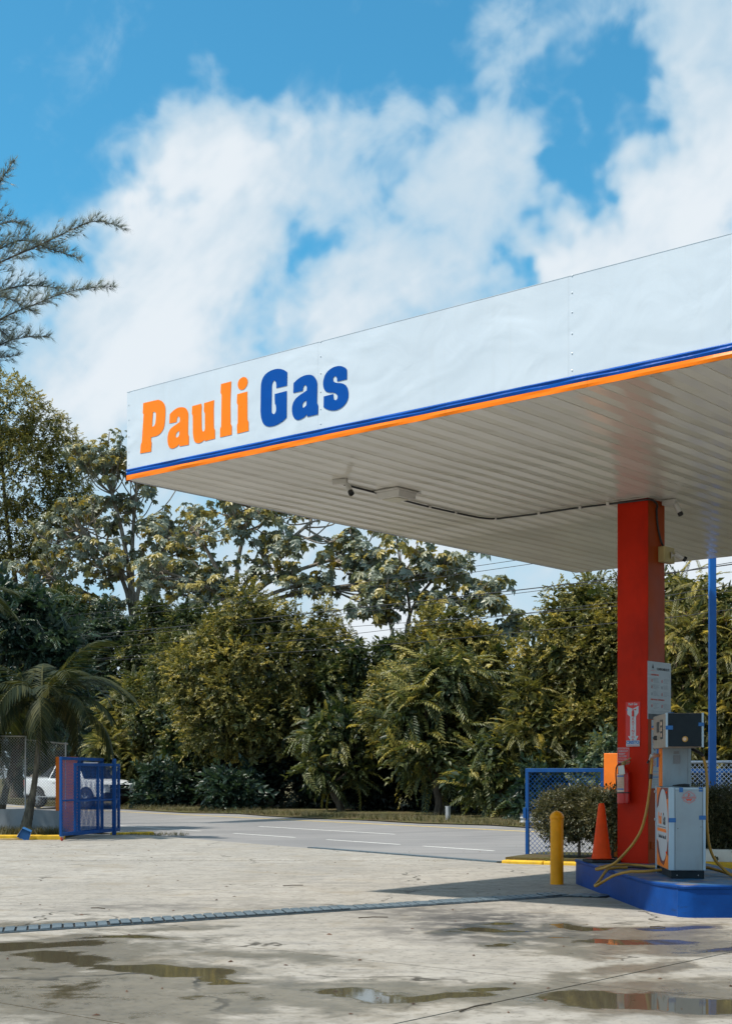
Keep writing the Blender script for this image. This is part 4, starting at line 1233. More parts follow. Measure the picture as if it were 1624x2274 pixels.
obj('lettering', on_front(text_mesh('CRISTO', .058, bold=.0022), -.0155, 0, .013), MAT['ink_blue'], s)
obj('lettering', on_front(text_mesh('LA MEDICINA DEL PECADO', .0165, bold=.0004, sx=.9), -.0155, 0, -.025), MAT['ink_red'], s)
s = colobj('instruction_sign', 'red instruction sign behind the fire extinguisher', 'sign', 4.278, 1.868)
MB().box(-.094, .094, -.004, 0, -.118, .118).build('sign_plate', MAT['sign_red'], s)
obj('border', on_front(fill2d([rect(-.092, .092, -.116, .116), rect(-.0895, .0895, -.1135, .1135)], .001), -.0052), MAT['sign_white'], s)
obj('lettering', on_front(text_mesh('INSTRUCCIONES DE USO', .0155, bold=.0003), -.0052, 0, .098), MAT['sign_white'], s)
for i, tx in enumerate(('1. SOSTENGA EL EXTINTOR\n    EN POSICION VERTICAL', '2. QUITE EL SEGURO\n    DE SEGURIDAD', '3. DIRIJA LA MANGUERA\n    HACIA EL INCENDIO', '4. PRESIONE LA MANIJA', '5. MUEVA LA BOQUILLA\n    DE LADO A LADO')):
    obj('lettering', on_front(text_mesh(tx, .0125, 'LEFT', bold=.0003), -.0052, -.082, .066 - i * .037), MAT['sign_white'], s)

ex = colobj('fire_extinguisher', 'red fire extinguisher with faded label hanging on the column', 'extinguisher', 4.345, 1.20)
T = Matrix.Translation((0, -.115, 0))
MB().lathe([(.075, 0), (.088, .008), (.089, .03), (.088, .05), (.089, .36), (.085, .42), (.066, .475), (.035, .505), (.028, .53)], 28, T).build('cylinder', MAT['ext_red'], ex, smooth=True)
MB().lathe([(.0895, .145), (.0905, .15), (.0905, .157), (.0895, .162)], 28, T).build('band', MAT['black'], ex, smooth=True)


def wrap(name, a0, a1, z0, z1, r, mat, par):
    b = MB(); n = 12; vs = []
    for i in range(n + 1):
        a = R(a0 + (a1 - a0) * i / n)
        for z in (z0, z1):
            vs.append((r * math.cos(a), -.115 + r * math.sin(a), z))
    b.add(vs, [(2 * i, 2 * i + 2, 2 * i + 3, 2 * i + 1) for i in range(n)])
    return b.build(name, mat, par, smooth=True)


lb = wrap('label_sheet', -175, -55, .165, .415, .0898, MAT['label_pink'], ex)
for (z0, z1) in ((.375, .392), (.195, .212)):
    wrap('label_stripe', -172, -58, z0, z1, .0905, MAT['ink_blue'], lb)
for z in (.24, .265, .29, .315, .34):
    wrap('label_line', -160, -75, z, z + .003, .0905, MAT['ink_red'], lb)
MB().lathe([(.026, .53), (.03, .54), (.03, .575), (.02, .585)], 14, T).build('valve', MAT['brass'], ex, smooth=True)
MB().tube([(-.01, -.115, .575), (.05, -.118, .60), (.12, -.12, .635)], [.012, .011, .009], 8).build('lever', MAT['brass'], ex, smooth=True)
MB().tube([(0, -.115, .555), (.06, -.118, .57), (.11, -.12, .585)], [.010, .010, .008], 8).build('handle', MAT['brass'], ex, smooth=True)
MB().tube(catmull([(-.02, -.12, .555), (-.07, -.125, .55), (-.105, -.13, .50), (-.112, -.13, .40), (-.105, -.13, .30), (-.098, -.13, .22)], 5), .010, 8).build('discharge_hose', MAT['black'], ex, smooth=True)
b = MB().box(-.03, .065, -.226, -.223, .41, .535, None)
tg = b.build('paper_tag', MAT['paper'], ex); tg.rotation_euler = (0, R(-7), 0); tg.location = (.065, .008, -.003)
MB().box(-.03, .03, -.03, .0, .40, .44).build('wall_hook', MAT['galv'], ex)

# notice board on the side face of the column
s = colobj('notice_board', 'large white notice board of commitments on the side of the column', 'sign', 5.345, 2.775, 'right')
MB().box(0.0, .008, 0, .665, -.40, .405).build('board', MAT['poster'], s, .002)
MB().box(.008, .0095, .012, .665, -.40, -.325).build('footer_band', MAT['ink'], s)
obj('lettering', on_right(text_mesh('COMPROMISOS DE:', .047, 'LEFT', bold=.0012, sx=.9), .0095, .25, .305), MAT['ink'], s)
obj('crest', on_right(fill2d([[(0, .04), (.018, .0), (.03, -.025), (-.03, -.025), (-.018, 0)]], .001), .0095, .14, .335), MAT['ink'], s)
for (y0, y1, z, c) in ((.085, .2, .295, 'ink_grey'), (.08, .215, .275, 'ink_red')):
    MB().box(.0088, .0096, y0, y1, z, z + .004).build('crest_rule', MAT[c], s)
obj('lettering', on_right(text_mesh('CONSUMIDORES', .03, 'LEFT', bold=.0008), .0095, .075, .22), MAT['ink_red'], s)
obj('lettering', on_right(text_mesh('DERECHOS DEL CONSUMIDOR', .028, 'LEFT', bold=.0008), .0095, .075, -.125), MAT['ink_red'], s)
random.seed(5)
for r_ in range(4):
    for c_ in range(2):
        z = (.15, .06, -.035, -.20)[r_]; y = .08 + c_ * .29
        ic = obj('icon', on_right(fill2d([ell(y + .03, z - .012, .017, .022, 14), ell(y + .03, z - .012, .010, .014, 14)], .001), .0095), MAT['ink_red' if (r_ + c_) % 3 != 2 else 'ink_grey'], s)
        for l_ in range(4 if r_ < 3 else 5):
            MB().box(.0088, .0096, y + .075, y + .075 + random.uniform(.09, .17), z + .018 - l_ * .017, z + .022 - l_ * .017).build('text_line', MAT['ink_grey'], s)
for z in (-.285, -.30, -.315):
    MB().box(.0088, .0096, .07, .6, z, z + .004).build('text_line', MAT['ink_grey'], s)
obj('lettering', on_right(text_mesh('pauli gas', .022, 'LEFT'), .0105, .2, -.362), MAT['sign_white'], s)
s = colobj('pictogram_sign', 'tall narrow sign of safety pictograms half hidden by the dispenser', 'sign', 5.45, 1.89, 'right')
MB().box(0, .006, 0, .30, -.475, .475).build('board', MAT['poster'], s, .001)
obj('lettering', on_right(text_mesh('Pauli Gas', .085, 'LEFT', bold=.002, sx=.75), .0075, .055, .425), MAT['letter_orange'], s)
MB().box(.0065, .0075, 0, .30, .365, .392).build('blue_stripe', MAT['ink_blue'], s)
MB().box(.0065, .0075, 0, .30, .338, .363).build('orange_stripe', MAT['letter_orange'], s)
for i in range(5):
    z = .285 - i * .103
    MB().box(.0065, .0072, 0, .30, z - .053, z - .050).build('cell_rule', MAT['ink_blue'], s)
    if i in (1, 3, 4):
        obj('prohibition_ring', on_right(fill2d([ell(.075, z, .038, .040, 24), ell(.075, z, .031, .033, 24)], .001), .0075), MAT['ink_red'], s)
        obj('prohibition_bar', on_right(fill2d([[(.05, z + .022), (.056, z + .027), (.10, z - .022), (.094, z - .027)]], .001), .0075), MAT['ink_red'], s)
    else:
        obj('pictogram', on_right(fill2d([[(.045, z), (.075, z + .012), (.085, z + .034), (.11, z + .034), (.105, z - .01), (.095, z - .035), (.08, z - .03), (.078, z - .008), (.05, z - .012)]], .001), .0075), MAT['ink'], s)
    MB().box(.0065, .0072, .145, .30, z - .05, z + .05).build('caption_block', MAT['ink_blue'], s)
for i in range(6):
    z = -.24 - i * .037
    MB().box(.0065, .0072, .03, .20, z - (.012 if i == 2 else .004), z).build('text_line', MAT[('ink_blue', 'letter_orange', 'ink_blue', 'ink_grey', 'ink_grey', 'ink_grey')[i]], s)
s = colobj('socket_plate', 'red painted electrical cover plate low on the column side', 'socket', 5.515, .625, 'right')
MB().box(0, .014, -.08, .08, -.052, .052).build('plate', MAT['column_orange'], s, .005)
MB().box(.014, .018, -.015, .015, -.02, .02).build('switch', MAT['column_orange'], s, .002)

# ------------------------------------------------------------------ cone and bollard
cn = empty('traffic_cone', (3.315, 20.05, IZ), R(12))
tag(cn, 'tall orange traffic cone on a black base against the column', 'traffic cone')
MB().box(-.215, .215, -.20, .20, .0, .042).build('black_base', MAT['rubber'], cn, .016)
m = MB(); vs = []
nb_ = 9
for i in range(nb_):
    for j in range(nb_):
        x, y = -.195 + .39 * i / (nb_ - 1), -.18 + .36 * j / (nb_ - 1)
        vs.append((x, y, .050 + .012 * math.sin(7 * x + 2) * abs(y) * 5 + .004 * math.sin(19 * y)))
m.add(vs, [(i * nb_ + j, (i + 1) * nb_ + j, (i + 1) * nb_ + j + 1, i * nb_ + j + 1) for i in range(nb_ - 1) for j in range(nb_ - 1)])
m.add([(x, y, z - .02) for x, y, z in vs], [(i * nb_ + j, i * nb_ + j + 1, (i + 1) * nb_ + j + 1, (i + 1) * nb_ + j) for i in range(nb_ - 1) for j in range(nb_ - 1)])
m.build('flange', MAT['rust_red'], cn)
MB().lathe([(.142, .045), (.139, .075), (.132, .11), (.128, .113), (.045, .80), (.036, .828), (.032, .832), (.028, .82)], 32).build('cone_body', MAT['cone'], cn, smooth=True)

bo = empty('bollard', (2.79, 20.82, 0), 0)
tag(bo, 'yellow steel bollard with domed cap beside the island', 'bollard')
MB().lathe([(.098, 0), (.096, .01), (.096, .96), (.094, .962)], 32).build('post', MAT['yellow'], bo, smooth=True)
MB().lathe([(.097, .955), (.105, .962), (.107, .975), (.104, .995), (.092, 1.022), (.066, 1.052), (.032, 1.072), (.008, 1.078)], 32).build('cap', MAT['yellow'], bo, smooth=True)
MB().lathe([(.12, -.01), (.118, .004), (.10, .006)], 24).build('ground_collar', MAT['rubber'], bo) if False else None

# ------------------------------------------------------------------ gates and fences
def chainlink(name, parent, mat, L, zb0, zt0, zb1, zt1, cell=.09, r=.005, y=0.0):
    """woven wire between z = bottom and z = top lines, both may slope"""
    b = MB()
    H = max(zt0, zt1) - min(zb0, zb1) + .5
    zmin = min(zb0, zb1)
    for sgn in (1, -1):
        c = -H - L
        k = 0
        while c < L + H:
            pts = []
            for t in np.linspace(0, H, 60):
                x = c + t if sgn > 0 else c + H - t
                z = zmin + t
                if 0 <= x <= L and zb0 + (zb1 - zb0) * x / L <= z <= zt0 + (zt1 - zt0) * x / L:
                    pts.append((x, y + sgn * r * .6, z))
            if len(pts) >= 2:
                b.tube([pts[0], pts[-1]], r, 4, False)
            c += cell
    o = b.build(name, mat, parent)
    o['kind'] = 'stuff'
    return o


def leaf_gate(p0, p1, z0, z1, label, mids, midz=None, cell=.075, wheel=False, group=None):
    d = Vector(p1) - Vector(p0); L = d.length
    g_ = empty('gate', (p0[0], p0[1], 0), math.atan2(d.y, d.x))
    tag(g_, label, 'gate', group)
    t = .032
    for i, x in enumerate([t] + [q * L for q in mids] + [L - t]):
        MB().box(x - t, x + t, -t, t, z0 + .07, z1 - .05).build('upright', MAT['gate_blue'], g_, .005)
    MB().box(0, L, -t - .002, t + .002, z1 - .075, z1).build('top_rail', MAT['gate_blue'], g_, .006)
    MB().box(0, L, -t - .002, t + .002, z0, z0 + .085).build('bottom_rail', MAT['gate_blue'], g_, .006)
    if midz:
        MB().box(2 * t, L - 2 * t, -.018, .018, midz - .02, midz + .02).build('middle_rail', MAT['gate_blue'], g_, .004)
    chainlink('wire_mesh', g_, MAT['gate_blue'], L - .05, z0 + .05, z1 - .04, z0 + .05, z1 - .04, cell, .0042, -.008)
    if wheel:
        w_ = MB().lathe([(.02, -.018), (.058, -.018), (.062, -.01), (.062, .01), (.058, .018), (.02, .018)], 20, Matrix.Translation((.10, 0, .062)) @ Matrix.Rotation(R(90), 4, 'X')).build('caster_wheel', MAT['caster_red'], g_, smooth=True)
        MB().lathe([(.022, -.022), (.022, .022)], 12, Matrix.Translation((.10, 0, .062)) @ Matrix.Rotation(R(90), 4, 'X')).build('hub', MAT['galv'], w_)
        MB().box(.05, .15, -.035, .035, z0 - .03, z0).build('caster_bracket', MAT['galv'], g_, .006)
    return g_


# right-hand gate, yellow kerb below
leaf_gate((3.03, 27.0), (4.40, 26.29), .0, 1.725, 'blue framed wire gate standing open left of the hedge', (), None, .09)
bpy.data.objects['gate'].children
lk = MB().box(-.03, .03, -.05, -.03, .78, .98).build('latch', MAT['gate_blue'], bpy.data.objects['gate'], .004)
lk.location = (-.01, 0, 0)
po = MB().box(-.18, .18, -.18, .18, .0, 2.0).build('gate_post', MAT['orange_post'], None, .01)
po.location = (4.62, 26.30, 0); po.rotation_euler = (0, 0, KR)
tag(po, 'orange painted concrete gate post behind the red column', 'gate post')
leaf_gate((5.95, 28.5), (8.6, 27.2), .1, 1.72, 'blue gate leaf behind the white chain link fence', (.38, .7), None, .12)
# white chain link fence
fe = empty('wire_fence', (5.35, 27.55, 0), KR)
tag(fe, 'white chain link fence behind the blue pole at the right edge', 'fence')
MB().tube([(0, 0, 1.84), (4.5, 0, 1.86)], .028, 10).build('top_rail', MAT['wire_white'], fe, smooth=True)
for x in (.02, 2.2, 4.4):
    MB().tube([(x, 0, .05), (x, 0, 1.9)], .028, 10).build('post', MAT['wire_white'], fe, smooth=True)
chainlink('wire_mesh', fe, MAT['wire_white'], 4.45, .2, 1.83, .2, 1.85, .085, .0062)

# left-hand gates, low wall with fence, orange post
leaf_gate((-7.37, 34.35), (-6.90, 37.3), .12, 2.04, 'near blue wire gate leaf on a red caster, standing open at left', (.42,), .98, .075, True)
leaf_gate((-7.22, 35.3), (-6.62, 38.2), .10, 1.90, 'far blue wire gate leaf folded behind the near one', (.5,), .95, .085)
ep = MB().box(-.05, .05, -.05, .05, .0, 2.03).build('gate_stop_post', MAT['gate_blue'], None, .008)
ep.location = (-6.68, 37.78, 0)
tag(ep, 'blue square steel post at the road end of the left gates', 'post')
po = MB().box(-.26, .26, -.22, .22, .0, 2.08).build('gate_post', MAT['orange_post'], None, .01)
po.location = (-7.92, 37.75, 0)
tag(po, 'orange concrete gate post behind the left wire gate', 'gate post')
wl = empty('low_wall', (-16, 37.55, 0), 0)
tag(wl, 'low weathered pale blue wall carrying the left wire fence', 'wall')
m = MB(); vs = []
for i in range(17):
    x = 7.95 * i / 16
    zt = .86 - .012 * i + .02 * math.sin(i * 1.9)
    for (y, z) in ((-.09, 0), (-.09, zt), (.09, zt), (.09, 0)):
        vs.append((x, y, z))
m.add(vs, [(i * 4 + j, (i + 1) * 4 + j, (i + 1) * 4 + (j + 1) % 4, i * 4 + (j + 1) % 4) for i in range(16) for j in range(4)] + [(0, 1, 2, 3), (67, 66, 65, 64)])
m.build('wall_body', MAT['wall_pale'], wl)
fe = empty('wire_fence', (-16, 37.55, 0), 0)
tag(fe, 'galvanised chain link fence on the low wall behind the palm', 'fence')
for (x, z) in ((.1, 2.68), (3.6, 2.66), (7.02, 2.62), (8.08, 2.46)):
    MB().tube([(x, 0, .7), (x, 0, z)], .024, 8).build('post', MAT['galv'], fe, smooth=True)
MB().tube([(0, 0, 2.66), (7.02, 0, 2.62)], .02, 8).build('top_rail', MAT['galv'], fe, smooth=True)
MB().tube([(7.05, 0, 2.53), (8.14, 0, 2.42)], .02, 8).build('top_rail', MAT['galv'], fe, smooth=True)
chainlink('wire_mesh', fe, MAT['galv'], 7.02, .82, 2.65, .78, 2.61, .075, .0055)
c2 = chainlink('wire_mesh', fe, MAT['galv'], 1.06, .78, 2.52, .76, 2.42, .075, .0055); c2.location = (7.04, 0, 0)

# dustpan with a long handle, lying against the kerb
dp = empty('dustpan', (-8.44, 34.98, .005), R(8))
tag(dp, 'blue plastic dustpan with a long wooden handle by the palm', 'dustpan')
m = MB()
W_ = .15
m.add([(-W_, 0, .02), (W_, 0, .02), (W_ * .75, .10, .30), (-W_ * .75, .10, .30), (-W_, -.12, .02), (W_, -.12, .02), (W_ * .8, -.02, .26), (-W_ * .8, -.02, .26)],
      [(0, 1, 2, 3), (1, 5, 6, 2), (0, 3, 7, 4), (0, 4, 5, 1), (3, 2, 6, 7)])
pan = m.build('pan', MAT['plastic_blue'], dp)
pan.rotation_euler = (0, R(24), 0)
sld = pan.modifiers.new('thickness', 'SOLIDIFY'); sld.thickness = .008
MB().tube([(.0, -.06, .03), (-.35, -.08, .025), (-1.15, -.1, .025)], .012, 8).build('handle', MAT['wood'], dp, smooth=True)

# guard rail and marker post across the road
def road_frame(s, n, z=0):
    x, y = rp(s, n)
    return (x, y, road_z(min(n, 28)) + z), math.atan2(RD.y, RD.x)


loc, rz = road_frame(-31.2, 27.3)
gr = empty('guard_rail', loc, rz)
tag(gr, 'galvanised steel guard rail across the road seen through the right gate', 'guard rail')
prof = [(-.03, .10), (0, .12), (.03, .15), (.03, .19), (0, .215), (0, .235), (.03, .26), (.03, .30), (0, .33), (-.03, .35)]
m = MB(); kk = len(prof)
vs = [(x, y_, z) for x in (0, 4, 8, 12, 20) for (y_, z) in prof]
m.add(vs, [(i * kk + j, (i + 1) * kk + j, (i + 1) * kk + j + 1, i * kk + j + 1) for i in range(4) for j in range(kk - 1)])
m.build('beam', MAT['galv'], gr)
for x in (.3, 4.2, 8.1, 12, 16):
    MB().box(x - .06, x + .06, .035, .12, -.1, .36).build('post', MAT['galv'], gr)
loc, rz = road_frame(-34.8, 27.5)
mp = empty('marker_post', loc, rz)
tag(mp, 'short grey roadside post at the foot of the trees', 'post')
MB().box(-.07, .07, -.05, .05, -.1, .47).build('post', MAT['galv'], mp, .01)
MB().box(-.075, .075, -.055, .055, .47, .49).build('cap', MAT['galv'], mp)
loc, rz = road_frame(-53.0, 26.9)
lt = MB().lathe([(.02, 0), (.12, .01), (.15, .06), (.11, .11), (.03, .13)], 9).build('litter_bag', MAT['bag_white'])
lt.location = (-9.9, 62.0, .14); lt.scale = (1.2, .8, .9)
tag(lt, 'small white litter bag on the verge beside the truck', 'litter')

# power lines along the far side of the road
WIRES = [((-20, 78.2, 8.95), (-14.5, 70.4, 8.45), (-2.5, 53.3, 7.62), (7.0, 39.8, 7.09), (9.4, 36.5, 7.01), (16, 27, 6.95)),
         ((-20, 78.2, 8.80), (-14.5, 70.4, 8.30), (-2.5, 53.3, 7.46), (7.0, 39.8, 7.03), (9.4, 36.5, 7.06), (16, 27, 7.1)),
         ((-20, 78.2, 7.8), (-14.2, 70.1, 7.23), (-2.5, 53.3, 6.23), (7.0, 39.8, 5.86), (9.4, 36.5, 5.85), (16, 27, 5.9)),
         ((-20, 78.2, 9.9), (-11.8, 66.6, 9.29), (-2.5, 53.3, 8.52), (4.6, 43.2, 8.13), (9.4, 36.5, 8.0), (16, 27, 8.0)),
         ((-20, 78.2, 9.6), (-11.8, 66.6, 9.0), (-2.5, 53.3, 8.3), (4.6, 43.2, 7.95), (9.4, 36.5, 7.8), (16, 27, 7.8)),
         ((-20, 78.2, 7.6), (-11.8, 66.6, 7.1), (-2.5, 53.3, 6.66), (7.0, 39.8, 6.44), (9.4, 36.5, 6.48), (16, 27, 6.6)),
         ((-20, 78.2, 8.2), (-11.8, 66.6, 7.6), (-2.5, 53.3, 7.0), (7.0, 39.8, 6.32), (9.4, 36.5, 6.33), (16, 27, 6.4))]
names = ['thick double power line, third from the top', 'thin power line just under the thick one', 'lowest of the power lines over the road', 'topmost power line crossing below the canopy', 'second power line from the top', 'power line second from the bottom', 'power line third from the bottom']
for i, wpts in enumerate(WIRES):
    o = MB().tube(catmull(wpts, 8), .016 if i == 0 else .0095, 5).build('power_line', MAT['cable'], None, smooth=True)
    tag(o, names[i], 'power line', 'power lines along the road')

# ------------------------------------------------------------------ pickup truck
tr = empty('pickup_truck', (-13.0, 64.5, .14), math.atan2(-.643, .766))
tr.scale = (1.06, 1.06, 1.06)
tag(tr, 'white double cab pickup truck parked across the road behind the gates', 'truck')


def section(x, w, z0, z1, rr=.10, n=4):
    pts = []
    for (sx, sz) in ((1, -1), (1, 1), (-1, 1), (-1, -1)):
        cy_, cz_ = sx * (w - rr), (z1 - rr if sz > 0 else z0 + rr)
        a0 = {(1, -1): -90, (1, 1): 0, (-1, 1): 90, (-1, -1): 180}[(sx, sz)]
        for i in range(n + 1):
            a = R(a0 + 90 * i / n)
            pts.append((x, cy_ + rr * math.cos(a), cz_ + rr * math.sin(a)))
    return pts


def loft(stations, name, mat, par, rr=.1):
    b = MB(); secs = [section(*s_, rr) for s_ in stations]
    k_ = len(secs[0]); vs = [v for s_ in secs for v in s_]
    fs = [(i * k_ + j, i * k_ + (j + 1) % k_, (i + 1) * k_ + (j + 1) % k_, (i + 1) * k_ + j) for i in range(len(secs) - 1) for j in range(k_)]
    fs += [tuple(range(k_ - 1, -1, -1)), tuple((len(secs) - 1) * k_ + j for j in range(k_))]
    return b.add(vs, fs).build(name, mat, par, smooth=True)


body = loft([(-2.66, .86, .62, 1.20), (-2.60, .90, .52, 1.26), (-1.0, .92, .44, 1.26), (-.98, .93, .44, 1.20), (1.0, .93, .44, 1.18), (1.5, .92, .46, 1.20), (2.1, .90, .46, 1.16), (2.5, .86, .44, 1.06), (2.66, .76, .46, .92)], 'body', MAT['car_white'], tr, .09)
loft([(2.30, .88, .36, .68), (2.66, .80, .36, .66), (2.72, .66, .40, .62)], 'front_bumper', MAT['black'], tr, .06)
loft([(-2.80, .80, .48, .66), (-2.62, .86, .46, .68)], 'rear_bumper', MAT['galv'], tr, .05)
cabm = MB(); vs = []
prof = [(-1.02, 1.16), (-.70, 1.80), (-.45, 1.86), (.45, 1.85), (.72, 1.80), (1.42, 1.17)]
for y_, sc_ in ((-1, 1), (1, 1)):
    for (x, z) in prof:
        hw = .88 - (z - 1.16) / .70 * .20
        vs.append((x, y_ * hw, z))
kk = len(prof)
fs = [(j, j + 1, kk + j + 1, kk + j) for j in range(kk - 1)] + [tuple(range(kk - 1, -1, -1)), tuple(range(kk, 2 * kk)), (0, kk, 2 * kk - 1, kk - 1)]
cabm.add(vs, fs)
cabm.build('cab', MAT['car_white'], tr, .03)


def cabpane(pts, name):
    b = MB(); q = []
    for (x, z, sy) in pts:
        hw = .88 - (z - 1.16) / .70 * .20
        q.append((x, sy * (hw + .008), z))
    b.add(q, [tuple(range(len(q)))])
    return b.build(name, MAT['car_glass'], tr)


for sy in (-1, 1):
    cabpane([(-.85, 1.24, sy), (-.02, 1.24, sy), (-.02, 1.77, sy), (-.62, 1.76, sy)], 'side_window')
    cabpane([(.05, 1.24, sy), (1.18, 1.23, sy), (.66, 1.76, sy), (.05, 1.78, sy)], 'side_window')
    MB().tube([(-.45, sy * .62, 1.90), (.5, sy * .62, 1.90)], .02, 8).build('roof_rail', MAT['galv'], tr, smooth=True)
    MB().box(-.62, -.44, sy * .935 - .01, sy * .935 + .01, 1.02, 1.05).build('door_handle', MAT['black'], tr)
    MB().box(.30, .48, sy * .938 - .01, sy * .938 + .01, 1.02, 1.05).build('door_handle', MAT['black'], tr)
    MB().box(.95, 1.08, sy * 1.03 - .09, sy * 1.03 + .09, 1.20, 1.36).build('wing_mirror', MAT['car_white'], tr, .03)
    hl = MB().box(2.40, 2.66, sy * .70 - .15, sy * .70 + .15, .86, 1.00).build('headlight', MAT['head_glass'], tr, .04)
    MB().box(-2.67, -2.58, sy * .82 - .07, sy * .82 + .07, .86, 1.16).build('tail_lamp', MAT['tail_red'], tr, .02)
    MB().box(-1.4, 1.25, sy * .95 - .05, sy * .95 + .05, .42, .47).build('side_step', MAT['galv'], tr, .01)
    # dark sail behind the cab
    b = MB(); b.add([(-1.75, sy * .80, 1.27), (-1.0, sy * .84, 1.27), (-.78, sy * .72, 1.74), (-.9, sy * .70, 1.74), (-1.75, sy * .76, 1.27), (-1.0, sy * .78, 1.27), (-.78, sy * .66, 1.74), (-.9, sy * .64, 1.74)],
                    [(0, 1, 2, 3), (7, 6, 5, 4), (0, 4, 5, 1), (1, 5, 6, 2), (2, 6, 7, 3), (3, 7, 4, 0)])
    b.build('sport_bar', MAT['black'], tr)
    for wx in (-1.60, 1.62):
        MB().lathe([(.30, -.02), (.475, -.02), (.475, .02), (.30, .02)], 24, Matrix.Translation((wx, sy * .925, .42)) @ Matrix.Rotation(R(90), 4, 'X')).build('wheel_arch', MAT['black'], tr)
        wh = empty('wheel', (wx, sy * .84, .395)); wh.parent = tr
        MB().lathe([(.25, -.13), (.36, -.135), (.395, -.10), (.395, .10), (.36, .135), (.25, .13)], 28, Matrix.Rotation(R(90), 4, 'X')).build('tyre', MAT['rubber'], wh, smooth=True)
        rim = MB()
        for a_ in range(6):
            M = Matrix.Rotation(R(90), 4, 'X') @ Matrix.Rotation(R(60 * a_), 4, 'Z')
            rim.box(-.035, .035, .02, .24, -sy * .05 - .11 if False else -.142, .142, M)
        rim.lathe([(.07, -.145), (.07, .145)], 14, Matrix.Rotation(R(90), 4, 'X'))
        rim.build('rim', MAT['chrome'], wh)
b = MB(); q = []
for (x, z) in ((1.36, 1.22), (.76, 1.79)):
    hw = .88 - (z - 1.16) / .70 * .20 - .05
    q += [(x + .012, -hw, z + .008), (x + .012, hw, z + .008)]
b.add(q, [(0, 1, 3, 2)]); b.build('windscreen', MAT['car_glass'], tr)
MB().box(2.60, 2.69, -.52, .52, .66, .98).build('grille', MAT['black'], tr, .02)
MB().box(2.66, 2.70, -.5, .5, .80, .83).build('grille_bar', MAT['galv'], tr)
MB().box(2.69, 2.72, -.22, .22, .50, .60).build('number_plate', MAT['sign_white'], tr)
MB().box(-2.55, -1.1, -.80, .80, 1.262, 1.268).build('bed_opening', MAT['black'], tr)  # flat black sheet paints the shaded inside of the open bed
for sy in (-1, 1):
    MB().box(-2.6, -1.05, sy * .865 - .04, sy * .865 + .04, 1.262, 1.29).build('bed_rail', MAT['car_white'], tr, .01)

# person standing beyond the truck bed
def skin_person(loc, rz):
    me = bpy.data.meshes.new('body')
    J = [(0, 0, .95, .135), (0, 0, 1.15, .13), (0, 0, 1.36, .16), (0, 0, 1.49, .065), (0, -.02, 1.55, .06), (0, -.02, 1.65, .095), (0, -.01, 1.74, .085), (0, 0, 1.80, .04),
         (.19, 0, 1.40, .065), (.25, .02, 1.14, .05), (.22, -.12, .92, .038), (.22, -.17, .84, .03),
         (-.19, 0, 1.40, .065), (-.25, .02, 1.14, .05), (-.22, -.12, .92, .038), (-.22, -.17, .84, .03),
         (.10, 0, .88, .10), (.11, -.01, .48, .065), (.11, .02, .08, .045), (.11, -.14, .04, .035),
         (-.10, 0, .88, .10), (-.11, -.01, .48, .065), (-.11, .02, .08, .045), (-.11, -.14, .04, .035)]
    E_ = [(0, 1), (1, 2), (2, 3), (3, 4), (4, 5), (5, 6), (6, 7), (2, 8), (8, 9), (9, 10), (10, 11), (2, 12), (12, 13), (13, 14), (14, 15), (0, 16), (16, 17), (17, 18), (18, 19), (0, 20), (20, 21), (21, 22), (22, 23)]
    me.from_pydata([j[:3] for j in J], E_, [])
    o = bpy.data.objects.new('body', me); COL.objects.link(o)
    sk = o.modifiers.new('skin', 'SKIN')
    for i, j in enumerate(J):
        me.skin_vertices[0].data[i].radius = (j[3], j[3])
    me.skin_vertices[0].data[0].use_root = True
    sb = o.modifiers.new('sub', 'SUBSURF'); sb.levels = 2; sb.render_levels = 2
    bpy.context.view_layer.update()
    m2 = bpy.data.meshes.new_from_object(o.evaluated_get(bpy.context.evaluated_depsgraph_get()))
    bpy.data.objects.remove(o)
    for mt in (MAT['skin'], MAT['shirt'], MAT['ink']):
        m2.materials.append(mt)
    for p in m2.polygons:
        c = p.center
        p.material_index = 0 if c.z > 1.47 or (abs(c.x) > .17 and c.z < 1.2 and c.z > .8) else (1 if c.z > .92 else 2)
        p.use_smooth = True
    pr = obj('person', m2)
    pr.location = loc; pr.rotation_euler = (0, 0, rz)
    # hair cap and ears
    MB().lathe([(.098, 1.685), (.104, 1.72), (.09, 1.79), (.05, 1.825), (.01, 1.835)], 14, Matrix.Translation((0, .005, 0))).build('hair', MAT['ink'], pr, smooth=True)
    return pr


pr = skin_person((-15.67, 67.5, .16), R(20))
tag(pr, 'person in a mottled beige shirt standing behind the truck bed', 'person')

# ------------------------------------------------------------------ vegetation
def unit(v):
    return v / np.maximum(np.linalg.norm(v, axis=-1, keepdims=True), 1e-9)


def rot_to(Y, U):
    """rows: X, Y, Z axes for leaf frames"""
    Y = unit(Y)
    Z = U - (U * Y).sum(-1, keepdims=True) * Y
    Z = unit(Z)
    X = np.cross(Y, Z)
    return np.stack([X, Y, Z], axis=-2)


def arrays_mesh(name, V, T, tone):
    me = bpy.data.meshes.new(name)
    me.vertices.add(len(V)); me.vertices.foreach_set('co', np.ascontiguousarray(V, np.float32).ravel())
    me.loops.add(len(T) * 3); me.loops.foreach_set('vertex_index', np.ascontiguousarray(T, np.int32).ravel())
    me.polygons.add(len(T)); me.polygons.foreach_set('loop_start', np.arange(0, len(T) * 3, 3, dtype=np.int32))
    me.update(calc_edges=True)
    a = me.attributes.new('tone', 'FLOAT', 'POINT')
    a.data.foreach_set('value', np.clip(np.ascontiguousarray(tone, np.float32), 0, 1))
    return me


def leaf_tmpl(l, w, fold=.18, droop=.15):
    return np.array([(0, 0, 0), (w / 2, .45 * l, fold * w), (0, l, -droop * l), (-w / 2, .45 * l, fold * w)]), np.array([(0, 1, 2), (0, 2, 3)])


